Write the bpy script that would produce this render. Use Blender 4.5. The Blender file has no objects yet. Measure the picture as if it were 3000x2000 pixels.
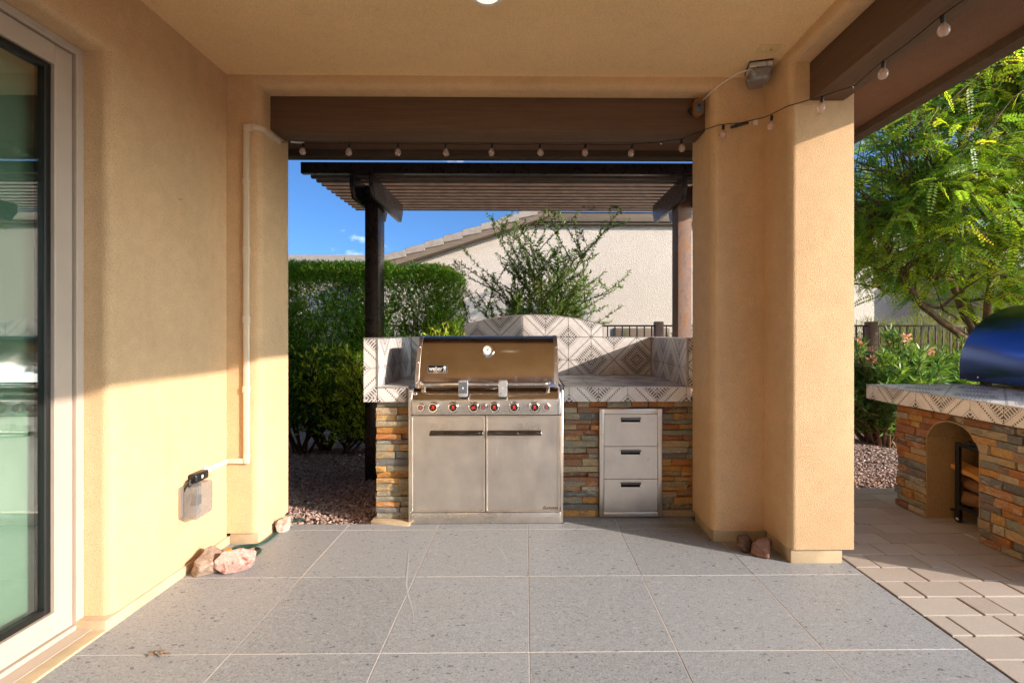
import bpy, bmesh, math, random
import numpy as np
from mathutils import Vector, Matrix, noise
R = random.Random(7)
NR = np.random.RandomState(11)
rad = math.radians
SC = bpy.context.scene
COL = SC.collection

# ------------------------------------------------------------------ camera, sky, sun, exposure
cd = bpy.data.cameras.new('camera')
cam = bpy.data.objects.new('camera', cd)
COL.objects.link(cam)
cam.location = (0, 0, 1.309)
cam.rotation_euler = (rad(90), 0, -0.0105)
cd.sensor_width = 36
cd.lens = 1091 / 2352 * 36
cd.shift_x = -43.5 / 2352
cd.shift_y = -20 / 2352
cd.clip_start = 0.05
cd.clip_end = 2000
SC.camera = cam

SUN = Vector((1.0, -0.50, 0.385)).normalized()
sd = bpy.data.lights.new('sun', 'SUN')
sun = bpy.data.objects.new('sun', sd)
COL.objects.link(sun)
sd.energy = 2.0
sd.angle = rad(0.5)
sd.color = (1.0, 0.845, 0.745)
sun.rotation_euler = SUN.to_track_quat('Z', 'Y').to_euler()

W = bpy.data.worlds.new('World')
SC.world = W
W.use_nodes = True
wt = W.node_tree
wt.nodes.clear()
wo = wt.nodes.new('ShaderNodeOutputWorld')
bg = wt.nodes.new('ShaderNodeBackground')
sk = wt.nodes.new('ShaderNodeTexSky')
sk.sky_type = 'NISHITA'
sk.sun_disc = False
sk.sun_elevation = math.asin(SUN.z)
sk.sun_rotation = math.atan2(SUN.x, SUN.y)
sk.altitude = 1500
sk.air_density = 0.4
sk.dust_density = 8.0
sk.ozone_density = 4.0
tc = wt.nodes.new('ShaderNodeTexCoord')
mp = wt.nodes.new('ShaderNodeMapping')
mp.inputs['Scale'].default_value = (1.0, 1.0, 2.2)
mp.inputs['Location'].default_value = (5, 2, 1)
nz = wt.nodes.new('ShaderNodeTexNoise')
nz.inputs['Scale'].default_value = 2.6
nz.inputs['Detail'].default_value = 9
nz.inputs['Roughness'].default_value = 0.58
rmp = wt.nodes.new('ShaderNodeValToRGB')
rmp.color_ramp.elements[0].position = 0.60
rmp.color_ramp.elements[1].position = 0.82
cm = wt.nodes.new('ShaderNodeMixRGB')
cm.inputs[2].default_value = (7.6, 7.7, 8.0, 1)
hs = wt.nodes.new('ShaderNodeHueSaturation')
hs.inputs['Saturation'].default_value = 1.08
L = wt.links.new
L(tc.outputs['Generated'], mp.inputs[0]); L(mp.outputs[0], nz.inputs['Vector']); L(nz.outputs['Fac'], rmp.inputs[0])
L(sk.outputs[0], hs.inputs['Color']); L(rmp.outputs[0], cm.inputs[0])
tm = wt.nodes.new('ShaderNodeMixRGB'); tm.blend_type = 'MULTIPLY'; tm.inputs[0].default_value = 1
tm.inputs[2].default_value = (.58, .66, .62, 1)
L(hs.outputs[0], tm.inputs[1]); L(tm.outputs[0], cm.inputs[1]); L(cm.outputs[0], bg.inputs[0]); L(bg.outputs[0], wo.inputs[0])
bg.inputs[1].default_value = 0.15

SC.view_settings.view_transform = 'Standard'
SC.view_settings.look = 'None'
SC.view_settings.gamma = 1
SC.view_settings.use_curve_mapping = False
SC.view_settings.exposure = 1.90
SC.cycles.max_bounces = 11
SC.cycles.diffuse_bounces = 8
SC.cycles.transparent_max_bounces = 12
SC.cycles.caustics_reflective = False
SC.cycles.caustics_refractive = False
SC.cycles.sample_clamp_indirect = 6

# ------------------------------------------------------------------ node helper
class NT:
    def __init__(s, name):
        s.m = bpy.data.materials.new(name); s.m.use_nodes = True
        s.t = s.m.node_tree; s.t.nodes.clear()
        s.out = s.n('ShaderNodeOutputMaterial')
    def n(s, ty, **kw):
        x = s.t.nodes.new(ty)
        for k, v in kw.items(): setattr(x, k, v)
        return x
    def l(s, a, b): s.t.links.new(a, b)
    def put(s, sock, v):
        if v is None: return
        if hasattr(v, 'is_output') or isinstance(v, bpy.types.NodeSocket): s.l(v, sock)
        else: sock.default_value = v
    def math(s, op, a, b=0.0, c=None):
        x = s.n('ShaderNodeMath', operation=op)
        s.put(x.inputs[0], a); s.put(x.inputs[1], b)
        if c is not None: s.put(x.inputs[2], c)
        return x.outputs[0]
    def mix(s, f, a, b, bt='MIX'):
        x = s.n('ShaderNodeMixRGB', blend_type=bt)
        s.put(x.inputs[0], f); s.put(x.inputs[1], a); s.put(x.inputs[2], b)
        return x.outputs[0]
    def noise(s, vec, sc, det=3, ro=.55, dist=0):
        x = s.n('ShaderNodeTexNoise')
        s.put(x.inputs['Vector'], vec); x.inputs['Scale'].default_value = sc
        x.inputs['Detail'].default_value = det; x.inputs['Roughness'].default_value = ro
        x.inputs['Distortion'].default_value = dist
        return x.outputs['Fac']
    def vor(s, vec, sc, feat='F1', rnd=1):
        x = s.n('ShaderNodeTexVoronoi', feature=feat)
        s.put(x.inputs['Vector'], vec); x.inputs['Scale'].default_value = sc
        x.inputs['Randomness'].default_value = rnd
        return x
    def ramp(s, f, stops, interp='LINEAR'):
        x = s.n('ShaderNodeValToRGB'); cr = x.color_ramp; cr.interpolation = interp
        while len(cr.elements) < len(stops): cr.elements.new(0.5)
        for e, (p, c) in zip(cr.elements, stops):
            e.position = p; e.color = (c[0], c[1], c[2], 1) if not isinstance(c, (int, float)) else (c, c, c, 1)
        s.put(x.inputs[0], f)
        return x.outputs[0]
    def mapr(s, f, a, b, c, d):
        x = s.n('ShaderNodeMapRange')
        s.put(x.inputs[0], f)
        for i, v in enumerate((a, b, c, d)): x.inputs[i + 1].default_value = v
        return x.outputs[0]
    def scalev(s, vec, sc):
        x = s.n('ShaderNodeVectorMath', operation='MULTIPLY')
        s.put(x.inputs[0], vec); x.inputs[1].default_value = sc
        return x.outputs[0]
    def pos(s): return s.n('ShaderNodeNewGeometry').outputs['Position']
    def objc(s): return s.n('ShaderNodeTexCoord').outputs['Object']
    def rnd(s): return s.n('ShaderNodeObjectInfo').outputs['Random']
    def shifted(s, k=37.0):
        v = s.n('ShaderNodeVectorMath', operation='ADD')
        c = s.n('ShaderNodeCombineXYZ')
        r = s.rnd()
        for i in range(3): s.l(s.math('MULTIPLY', r, k * (i + 1)), c.inputs[i])
        s.l(s.pos(), v.inputs[0]); s.l(c.outputs[0], v.inputs[1])
        return v.outputs[0]
    def bump(s, h, strength=.5, dist=.01, nrm=None):
        x = s.n('ShaderNodeBump'); x.inputs['Strength'].default_value = strength; x.inputs['Distance'].default_value = dist
        s.l(h, x.inputs['Height'])
        if nrm: s.l(nrm, x.inputs['Normal'])
        return x.outputs[0]
    def pr(s, col=None, rough=.6, metal=0, spec=.4, nrm=None, **kw):
        b = s.n('ShaderNodeBsdfPrincipled')
        c4 = lambda v: (v[0], v[1], v[2], 1) if isinstance(v, tuple) and len(v) == 3 else v
        s.put(b.inputs['Base Color'], c4(col)); s.put(b.inputs['Roughness'], rough); s.put(b.inputs['Metallic'], metal)
        s.put(b.inputs['Specular IOR Level'], spec)
        if nrm is not None: s.l(nrm, b.inputs['Normal'])
        for k, v in kw.items(): s.put(b.inputs[k], v)
        return b.outputs[0]
    def done(s, sh):
        s.l(sh, s.out.inputs['Surface']); return s.m

def simple(name, col, rough=.5, metal=0, spec=.4, bump=0, bsc=200, var=.12):
    t = NT(name); p = t.pos()
    n = t.noise(p, 9, 4)
    c = t.mix(t.mapr(n, .3, .7, 0, 1), tuple(x * (1 - var) for x in col) + (1,), tuple(min(1, x * (1 + var)) for x in col) + (1,))
    nrm = t.bump(t.noise(p, bsc, 3), bump, .003) if bump else None
    rr = t.mapr(t.noise(p, 23, 3), .3, .7, max(0, rough - .06), min(1, rough + .06))
    return t.done(t.pr(c, rr, metal, spec, nrm))

def stucco(name, col, grain=300, strength=.8, dist=.0036, var=.11):
    t = NT(name); p = t.pos()
    big = t.noise(p, 1.3, 4, .6); mid = t.noise(p, 14, 3)
    fine = t.noise(p, grain, 2, .6)
    v = t.vor(p, grain * .75).outputs['Distance']
    h = t.math('ADD', t.math('MULTIPLY', fine, .7), t.math('MULTIPLY', v, .6))
    f = t.math('ADD', t.math('MULTIPLY', big, .65), t.math('MULTIPLY', mid, .35))
    c = t.mix(t.mapr(f, .33, .67, 0, 1), tuple(x * (1 - var) for x in col) + (1,), tuple(x * (1 + var) for x in col) + (1,))
    c = t.mix(t.mapr(h, .34, .60, .85, 0), c, tuple(x * .45 for x in col) + (1,))  # shade inside the grain pits, put into the colour
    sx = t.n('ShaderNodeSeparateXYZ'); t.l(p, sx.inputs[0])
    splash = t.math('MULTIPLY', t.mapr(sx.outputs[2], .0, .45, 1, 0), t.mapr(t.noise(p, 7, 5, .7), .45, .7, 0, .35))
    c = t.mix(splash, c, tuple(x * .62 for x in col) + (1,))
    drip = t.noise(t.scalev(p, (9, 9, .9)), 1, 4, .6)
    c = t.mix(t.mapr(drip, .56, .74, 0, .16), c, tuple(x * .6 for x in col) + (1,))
    return t.done(t.pr(c, .93, 0, .15, t.bump(h, strength, dist)))

M = {}
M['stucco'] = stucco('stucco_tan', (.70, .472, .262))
M['kerb'] = simple('kerb_paint', (.50, .385, .24), .85, 0, .2, .3, 90, .14)
M['ceil'] = stucco('ceiling_paint', (.87, .605, .32), 240, .25, .002, .05)
M['soffit'] = stucco('soffit_brown', (.20, .115, .075), 190, .6, .004)
M['grout'] = simple('grout', (.68, .58, .48), .9, 0, .2, .2, 300)
M['nwall'] = stucco('neighbour_stucco', (.62, .55, .46), 60, .8, .012, .05)
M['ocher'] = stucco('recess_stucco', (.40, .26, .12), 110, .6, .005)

def wood_paint(name, col, axis):
    t = NT(name); p = t.pos()
    s = [60., 60., 60.]; s[axis] = 3.0
    g = t.noise(t.scalev(p, tuple(s)), 1.0, 5, .6, .6)
    s2 = [16., 16., 16.]; s2[axis] = .8
    g2 = t.noise(t.scalev(p, tuple(s2)), 1.0, 4, .6, .8)
    kn = t.vor(t.scalev(p, (5, 5, 5)), 1).outputs['Distance']
    f = t.math('ADD', t.math('MULTIPLY', g, .6), t.math('MULTIPLY', g2, .4))
    c = t.mix(t.mapr(f, .3, .7, 0, 1), tuple(x * .72 for x in col) + (1,), tuple(x * 1.25 for x in col) + (1,))
    c = t.mix(t.mapr(kn, .03, .06, .5, 0), c, tuple(x * .45 for x in col) + (1,))
    return t.done(t.pr(c, .62, 0, .3, t.bump(f, .35, .006)))
M['beamx'] = wood_paint('beam_paint_x', (.135, .078, .047), 0)
M['beamy'] = wood_paint('beam_paint_y', (.135, .078, .047), 1)
M['fascia'] = wood_paint('fascia_paint', (.085, .055, .035), 0)
M['nwood'] = wood_paint('neighbour_trim', (.20, .15, .105), 0)

def floor_tile():
    t = NT('porcelain_chip_tile'); p = t.shifted(23.)
    q = t.scalev(p, (.85, 1.5, 1.0))
    warp = t.n('ShaderNodeVectorMath', operation='ADD')
    wn = t.n('ShaderNodeTexNoise'); wn.inputs['Scale'].default_value = 60; t.l(p, wn.inputs['Vector'])
    wm = t.n('ShaderNodeVectorMath', operation='SCALE'); wm.inputs['Scale'].default_value = .034
    t.l(wn.outputs['Color'], wm.inputs[0]); t.l(q, warp.inputs[0]); t.l(wm.outputs[0], warp.inputs[1])
    base = t.mix(t.mapr(t.noise(p, 150, 4, .7), .3, .7, 0, 1), (.155, .162, .165, 1), (.475, .485, .485, 1))
    base = t.mix(t.mapr(t.noise(q, 62, 5, .75), .52, .70, 0, .55), base, (.14, .142, .145, 1))
    base = t.mix(t.mapr(t.noise(q, 45, 5, .75), .56, .72, 0, .5), base, (.62, .615, .60, 1))
    base = t.mix(t.mapr(t.noise(p, 5, 4), .35, .7, 0, .35), base, (.32, .32, .31, 1))
    def chips(sc, keep, size, col, base):
        v = t.vor(warp.outputs[0], sc)
        sep = t.n('ShaderNodeSeparateColor'); t.l(v.outputs['Color'], sep.inputs[0])
        on = t.math('LESS_THAN', sep.outputs[0], keep)
        rr = t.math('MULTIPLY', sep.outputs[1], size)
        inside = t.math('LESS_THAN', v.outputs['Distance'], rr)
        return t.mix(t.math('MULTIPLY', t.math('MULTIPLY', on, inside), .85), base, col)
    base = chips(32, .40, .34, (.42, .425, .42, 1), base)
    base = chips(36, .19, .34, (.032, .038, .052, 1), base)
    base = chips(62, .26, .36, (.055, .062, .078, 1), base)
    base = chips(110, .22, .42, (.06, .063, .07, 1), base)
    r = t.rnd()
    base = t.mix(.25, base, t.mix(r, (.25, .255, .26, 1), (.38, .383, .385, 1)))
    return t.done(t.pr(base, t.mapr(t.noise(p, 30, 3), .3, .7, .42, .62), 0, .4, t.bump(t.noise(p, 260, 2), .25, .0015)))
M['ftile'] = floor_tile()

def paver():
    t = NT('concrete_paver'); p = t.shifted(11.)
    a = t.noise(p, 210, 4, .75); b = t.noise(p, 8, 3)
    c = t.mix(t.mapr(a, .28, .72, 0, 1), (.27, .23, .185, 1), (.54, .48, .405, 1))
    c = t.mix(t.mapr(b, .35, .7, 0, .4), c, (.36, .29, .235, 1))
    c = t.mix(.35, c, t.mix(t.rnd(), (.34, .27, .215, 1), (.55, .475, .40, 1)))
    return t.done(t.pr(c, .85, 0, .25, t.bump(a, .5, .003)))
M['paver'] = paver()
M['sand'] = simple('joint_sand', (.10, .072, .05), .95, 0, .1, .5, 250)

def ledger():
    t = NT('ledger_slate'); p = t.shifted(17.); r = t.rnd()
    cols = [(0.525, 0.188, 0.044), (0.625, 0.312, 0.075), (0.275, 0.263, 0.188), (0.650, 0.463, 0.237), (0.237, 0.100, 0.050), (0.338, 0.325, 0.237), (0.575, 0.225, 0.050), (0.175, 0.169, 0.150), (0.650, 0.362, 0.100), (0.450, 0.375, 0.237), (0.388, 0.163, 0.069), (0.525, 0.413, 0.250), (.300, .290, .230), (.560, .470, .330), (.190, .190, .180)]
    c1 = t.ramp(r, [(i / len(cols), c) for i, c in enumerate(cols)], 'CONSTANT')
    r2 = t.math('FRACT', t.math('MULTIPLY', r, 7.31))
    c2 = t.ramp(r2, [(i / len(cols), c) for i, c in enumerate(cols[::-1])], 'CONSTANT')
    n = t.noise(t.scalev(p, (14, 14, 34)), 1, 6, .65, 1.2)
    c = t.mix(t.mapr(n, .46, .62, 0, .8), c1, c2)
    n2 = t.noise(p, 95, 4, .7)
    c = t.mix(t.mapr(n2, .35, .7, .5, 0), c, (.05, .035, .025, 1))
    n3 = t.noise(p, 30, 5, .7)
    c = t.mix(t.mapr(n3, .60, .72, 0, .5), c, (.50, .42, .31, 1))
    h = t.math('ADD', t.math('MULTIPLY', n, .7), t.math('MULTIPLY', n2, .35))
    return t.done(t.pr(c, .72, 0, .35, t.bump(h, .9, .012)))
M['ledger'] = ledger()
M['mortar'] = simple('core_mortar', (.14, .11, .085), .95, 0, .1, .5, 60)

def pattern_tile():
    t = NT('patterned_cement_tile')
    uv = t.n('ShaderNodeUVMap').outputs[0]
    s = t.n('ShaderNodeSeparateXYZ'); t.l(uv, s.inputs[0])
    u, v = s.outputs[0], s.outputs[1]
    d = t.math('SUBTRACT', t.math('ADD', u, v), 1.0)         # -1 .. 1 across the diagonal
    q = t.math('SUBTRACT', u, v)
    fr = lambda f, off=0.: t.math('FRACT', t.math('ADD', t.math('MULTIPLY', q, f), 20.0 + off))
    def band(lo, hi): return t.math('MULTIPLY', t.math('GREATER_THAN', d, lo), t.math('LESS_THAN', d, hi))
    def dash(f, duty): return t.math('LESS_THAN', fr(f), duty + .08)
    rows = [((-.042, .042), 9, .46), ((.24, .28), 12, .45), ((.31, .53), 8, .50), ((.57, .62), 8, .50), ((.66, .86), 8, .50), ((.89, .94), 8, .50),
            ((-.50, -.46), 12, .45), ((-.75, -.56), 8, .50), ((-.83, -.78), 8, .50), ((-1.0, -.86), 8, .50)]
    tot = None
    for (lo, hi), f, du in rows:
        m = t.math('MULTIPLY', band(lo, hi), dash(f, du))
        tot = m if tot is None else t.math('MAXIMUM', tot, m)
    p = t.shifted(9.)
    base = t.mix(t.mapr(t.noise(p, 18, 4), .3, .7, 0, 1), (.60, .56, .52, 1), (.74, .71, .67, 1))
    ink = t.mix(t.noise(p, 60, 2), (.055, .048, .046, 1), (.095, .083, .08, 1))
    return t.done(t.pr(t.mix(t.math('MULTIPLY', tot, .93), base, ink), t.mapr(t.noise(p, 30, 2), .3, .7, .30, .46), 0, .4))
M['ptile'] = pattern_tile()
M['pgrout'] = simple('tile_grout', (.47, .42, .37), .9, 0, .2)
M['alu'] = simple('edge_trim_metal', (.62, .60, .58), .32, .85)

def steel(name, col, rough, axis, streak=.07):
    t = NT(name); p = t.pos()
    s = [420., 420., 420.]; s[axis] = 5.0
    g = t.noise(t.scalev(p, tuple(s)), 1, 3, .6)
    blot = t.noise(p, 7, 4)
    rr = t.math('ADD', t.mapr(g, .3, .7, rough - streak * .5, rough + streak * .5), t.mapr(blot, .3, .7, -.03, .05))
    c = t.mix(t.mapr(blot, .3, .7, 0, 1), tuple(x * .9 for x in col) + (1,), tuple(min(1, x * 1.05) for x in col) + (1,))
    dr = t.noise(t.scalev(p, (55, 55, 2.2)), 1, 4, .6)
    sm = t.noise(p, 19, 5, .7)
    rr = t.math('ADD', rr, t.math('ADD', t.mapr(dr, .60, .74, 0, .14), t.mapr(sm, .58, .72, 0, .10)))
    c = t.mix(t.mapr(dr, .60, .74, 0, .30), c, (.86, .83, .78, 1))
    return t.done(t.pr(c, rr, 1.0, .5, t.bump(g, .012, .001)))
M['steel'] = steel('brushed_steel', (.80, .74, .66), .28, 0)
M['steelv'] = steel('brushed_steel_upright', (.81, .75, .67), .32, 2)
M['lid'] = steel('lid_steel', (.62, .56, .49), .13, 0)
M['pull'] = simple('dark_reflection_pull', (.16, .145, .125), .22, 1.0)  # darkness reflected in the pulls is put into the steel colour
M['chrome'] = simple('chrome', (.78, .76, .73), .08, 1.0)
M['black'] = simple('black_plastic', (.012, .012, .013), .35)
M['dark'] = simple('dark_gap', (.006, .006, .006), .8)
M['red'] = simple('red_enamel', (.62, .03, .015), .4, var=.02)
M['ledgrey'] = simple('grey_lamp_plastic', (.10, .115, .125), .25)
M['silver'] = simple('silver_plastic', (.55, .55, .56), .3, .6)
M['white'] = simple('white_plastic', (.74, .72, .68), .45)
M['race'] = simple('raceway_cream', (.70, .585, .44), .5, var=.05)
M['slat'] = simple('pergola_slat_sunlit_brown', (.095, .056, .033), .5, 0, .4, .3, 45, .3)  # sun on the slat edges is put into this lighter brown
M['gpost'] = simple('pergola_dark_paint', (.024, .016, .013), .30, 0, .5, .35, 45, .3)
M['iron'] = simple('fence_paint', (.095, .056, .042), .6, 0, .4, .2, 120)
M['ironpost'] = simple('fence_post_paint', (.28, .15, .105), .7)
M['blackmetal'] = simple('black_steel', (.014, .014, .015), .42, 0, .5)
M['frame'] = simple('door_frame_paint', (.48, .395, .315), .5, 0, .35, var=.04)
M['gasket'] = simple('black_gasket', (.008, .009, .008), .45)
M['cream'] = simple('cream_plate', (.72, .54, .24), .5)
M['hose'] = simple('green_rubber', (.012, .055, .038), .5)
M['brass'] = simple('orange_plug', (.42, .22, .03), .4)
M['filament'] = simple('filament', (.45, .20, .07), .4, .8)

def rusty():
    t = NT('rusted_steel'); p = t.pos()
    a = t.noise(t.scalev(p, (16, 16, 7)), 1, 6, .7, .4); b = t.noise(p, 90, 4, .7)
    c = t.ramp(a, [(.25, (.15, .09, .07)), (.5, (.25, .165, .125)), (.62, (.27, .13, .06)), (.78, (.38, .17, .055))])
    c = t.mix(t.mapr(b, .55, .7, 0, .7), c, (.10, .06, .05, 1))
    return t.done(t.pr(c, .75, .1, .3, t.bump(b, .3, .004)))
M['rust'] = rusty()

def thin_clear(name, tint, refl, dif, dcol, rough=.02):
    t = NT(name)
    tr = t.n('ShaderNodeBsdfTransparent'); tr.inputs[0].default_value = tint + (1,)
    gl = t.n('ShaderNodeBsdfGlossy'); gl.inputs['Roughness'].default_value = rough
    lw_ = t.n('ShaderNodeLayerWeight'); lw_.inputs['Blend'].default_value = .5
    f = t.math('MINIMUM', t.math('ADD', t.math('POWER', lw_.outputs['Facing'], 5.0), refl), 1.0)
    m = t.n('ShaderNodeMixShader'); t.l(f, m.inputs[0]); t.l(tr.outputs[0], m.inputs[1]); t.l(gl.outputs[0], m.inputs[2])
    if dif:
        df = t.n('ShaderNodeBsdfDiffuse'); df.inputs[0].default_value = dcol + (1,)
        m2 = t.n('ShaderNodeMixShader'); m2.inputs[0].default_value = dif
        t.l(m.outputs[0], m2.inputs[1]); t.l(df.outputs[0], m2.inputs[2]); m = m2
    return t.done(m.outputs[0])
M['glass'] = thin_clear('tinted_door_glass', (.86, .97, .90), .22, 0, None, 0.0)
M['bulb'] = thin_clear('bulb_glass', (.93, .86, .81), .08, .30, (.90, .72, .63), .03)
M['clearbox'] = thin_clear('clear_cover_plastic', (.80, .80, .79), .12, .30, (.40, .39, .38), .10)

def shade():
    t = NT('cellular_shade')
    b = t.pr((.50, .60, .52), .9, 0, .1)
    tl = t.n('ShaderNodeBsdfTranslucent'); tl.inputs[0].default_value = (.6, .7, .6, 1)
    m = t.n('ShaderNodeMixShader'); m.inputs[0].default_value = .3; t.l(b, m.inputs[1]); t.l(tl.outputs[0], m.inputs[2])
    return t.done(m.outputs[0])
M['shade'] = shade()
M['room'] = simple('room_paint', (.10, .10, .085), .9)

def leafmat(name, stops, trans=.35, rough=.45):
    t = NT(name)
    a = t.n('ShaderNodeAttribute'); a.attribute_name = 'tint'
    c = t.ramp(a.outputs['Fac'], stops)
    b = t.pr(c, rough, 0, .45)
    tl = t.n('ShaderNodeBsdfTranslucent')
    g = t.n('ShaderNodeMixRGB', blend_type='MULTIPLY'); g.inputs[0].default_value = 1
    t.l(c, g.inputs[1]); g.inputs[2].default_value = (1.9, 1.7, .5, 1); t.l(g.outputs[0], tl.inputs[0])
    m = t.n('ShaderNodeMixShader'); m.inputs[0].default_value = trans; t.l(b, m.inputs[1]); t.l(tl.outputs[0], m.inputs[2])
    return t.done(m.outputs[0])
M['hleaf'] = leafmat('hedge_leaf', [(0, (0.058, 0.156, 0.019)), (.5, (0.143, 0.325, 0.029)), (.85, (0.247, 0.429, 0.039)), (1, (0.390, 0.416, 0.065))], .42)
M['yleaf'] = leafmat('low_shrub_sunny_leaf', [(0, (.20, .34, .02)), (.5, (.44, .58, .035)), (1, (.70, .68, .09))], .45)  # yellow-green leaves, brightened to carry sun that misses the shrub
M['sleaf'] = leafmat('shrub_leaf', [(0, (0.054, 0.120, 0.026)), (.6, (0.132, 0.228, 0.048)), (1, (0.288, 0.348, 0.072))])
M['tleaf'] = leafmat('tree_leaf', [(0, (.085, .22, .065)), (.35, (.20, .38, .065)), (.7, (.42, .54, .06)), (.93, (.64, .62, .08)), (1, (.48, .30, .09))], .5)
M['oleaf'] = leafmat('oleander_leaf', [(0, (0.062, 0.163, 0.037)), (.6, (0.150, 0.300, 0.075)), (1, (0.375, 0.450, 0.150))], .3, .3)
M['dleaf'] = leafmat('broom_leaf', [(0, (.10, .14, .035)), (1, (.28, .30, .10))], .3, .7)
M['pink'] = leafmat('pink_petal', [(0, (.72, .30, .36)), (1, (.85, .55, .58))], .3)
M['bark'] = simple('bark', (.17, .105, .065), .9, 0, .1, .8, 40, .35)
M['stem'] = simple('shrub_stem', (.10, .062, .035), .9, 0, .1, .5, 80, .3)

def gravelmat(name):
    t = NT(name); p = t.pos()
    v = t.vor(p, 42)
    sep = t.n('ShaderNodeSeparateColor'); t.l(v.outputs['Color'], sep.inputs[0])
    c = t.ramp(sep.outputs[0], [(0, (.24, .145, .11)), (.25, (.38, .26, .20)), (.5, (.48, .35, .28)), (.75, (.32, .24, .20)), (1, (.60, .48, .40))])
    c = t.mix(t.mapr(v.outputs['Distance'], .25, .6, 0, .7), c, (.13, .09, .07, 1))
    return t.done(t.pr(c, .9, 0, .2, t.bump(v.outputs['Distance'], 1.0, -.02)))
M['gravel'] = gravelmat('gravel_ground')
def pebble():
    t = NT('gravel_stone')
    a = t.n('ShaderNodeAttribute'); a.attribute_name = 'tint'
    c = t.ramp(a.outputs['Fac'], [(0, (.20, .11, .085)), (.3, (.34, .22, .165)), (.6, (.46, .33, .26)), (.85, (.30, .22, .19)), (1, (.60, .48, .40))])
    return t.done(t.pr(c, .85, 0, .25, t.bump(t.noise(t.pos(), 180, 3), .3, .003)))
M['pebble'] = pebble()

def rockmat(name, a, b, c3, th=.52):
    t = NT(name); p = t.objc()
    n = t.noise(p, 11, 6, .65, .8); n2 = t.noise(p, 60, 4, .7)
    c = t.mix(t.mapr(n, th - .05, th + .05, 0, 1), a + (1,), b + (1,))
    c = t.mix(t.mapr(n2, .45, .7, 0, .7), c, c3 + (1,))
    return t.done(t.pr(c, .8, 0, .3, t.bump(t.math('ADD', n, n2), .7, .01)))
M['rockgrey'] = rockmat('tan_rock', (.30, .20, .14), (.40, .29, .22), (.50, .40, .32))
M['rockpink'] = rockmat('pink_rock', (.55, .33, .27), (.27, .075, .05), (.66, .50, .42), .55)
M['rockpale'] = rockmat('pale_rock', (.52, .42, .33), (.40, .28, .20), (.66, .60, .52))
M['rockbrown'] = rockmat('brown_rock', (.25, .12, .075), (.33, .185, .125), (.13, .07, .05))
M['rockdark'] = rockmat('dark_rock', (.15, .085, .05), (.22, .14, .09), (.10, .06, .04))
M['sky_blue_gloss'] = None
t = NT('dark_glossy_oven_steel'); p = t.pos()
g = t.noise(t.scalev(p, (500, 6, 500)), 1, 3)
M['sky_blue_gloss'] = t.done(t.pr((.09, .135, .31), t.mapr(g, .3, .7, .17, .25), 1.0, .6, t.bump(g, .05, .001)))  # blue of the reflected sky is put into the steel colour
M['cutwood'] = wood_paint('split_pine', (.62, .30, .075), 1)
M['logbark'] = simple('log_bark', (.20, .105, .05), .95, 0, .1, .9, 55, .4)
M['rooftile'] = simple('grey_roof_tile', (.34, .29, .24), .9, 0, .2, .5, 40, .18)
M['leaflitter'] = simple('dry_leaf', (.26, .12, .04), .7)

# ------------------------------------------------------------------ mesh helper
class MB:
    def __init__(s): s.v = []; s.f = []; s.uv = {}
    def add(s, vs, fs):
        o = len(s.v); s.v += [tuple(v) for v in vs]; s.f += [tuple(i + o for i in f) for f in fs]; return o
    def box(s, x0, x1, y0, y1, z0, z1):
        s.add([(x0, y0, z0), (x1, y0, z0), (x1, y1, z0), (x0, y1, z0), (x0, y0, z1), (x1, y0, z1), (x1, y1, z1), (x0, y1, z1)],
              [(0, 3, 2, 1), (4, 5, 6, 7), (0, 1, 5, 4), (1, 2, 6, 5), (2, 3, 7, 6), (3, 0, 4, 7)]); return s
    def prism(s, pts, fn, d0, d1):
        """2-D polygon extruded: fn(a, b, d) -> world."""
        n = len(pts)
        vs = [fn(a, b, d0) for a, b in pts] + [fn(a, b, d1) for a, b in pts]
        s.add(vs, [tuple(range(n)), tuple(range(2 * n - 1, n - 1, -1))] + [(i, i + n, (i + 1) % n + n, (i + 1) % n) for i in range(n)])
        return s
    def tube(s, pts, r, n=10, cap=True):
        pts = [Vector(p) for p in pts]
        rs = r if isinstance(r, (list, tuple)) else [r] * len(pts)
        vs = []; prev = None
        for i, p in enumerate(pts):
            tn = (pts[min(i + 1, len(pts) - 1)] - pts[max(i - 1, 0)])
            if tn.length < 1e-9: tn = Vector((0, 0, 1))
            tn.normalize()
            if prev is None:
                a = tn.orthogonal().normalized()
            else:
                a = prev - tn * prev.dot(tn)
                a = a.normalized() if a.length > 1e-6 else tn.orthogonal().normalized()
            prev = a; b = tn.cross(a)
            for k in range(n):
                an = 2 * math.pi * k / n
                vs.append(p + (a * math.cos(an) + b * math.sin(an)) * rs[i])
        fs = []
        for i in range(len(pts) - 1):
            for k in range(n):
                fs.append((i * n + k, i * n + (k + 1) % n, (i + 1) * n + (k + 1) % n, (i + 1) * n + k))
        if cap: fs += [tuple(range(n - 1, -1, -1)), tuple(range((len(pts) - 1) * n, len(pts) * n))]
        s.add(vs, fs); return s
    def lathe(s, prof, c, axis, n=24):
        """prof: list of (radius, height along axis)"""
        ax = Vector(axis).normalized(); a = ax.orthogonal().normalized(); b = ax.cross(a); c = Vector(c)
        vs = []; fs = []
        for r, h in prof:
            for k in range(n):
                an = 2 * math.pi * k / n
                vs.append(c + ax * h + (a * math.cos(an) + b * math.sin(an)) * max(r, 1e-5))
        m = len(prof)
        for i in range(m - 1):
            for k in range(n): fs.append((i * n + k, i * n + (k + 1) % n, (i + 1) * n + (k + 1) % n, (i + 1) * n + k))
        fs += [tuple(range(n - 1, -1, -1)), tuple(range((m - 1) * n, m * n))]
        s.add(vs, fs); return s

def wl(o):
    p = Vector(o.location)
    while o.parent: o = o.parent; p += Vector(o.location)
    return p

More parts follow.
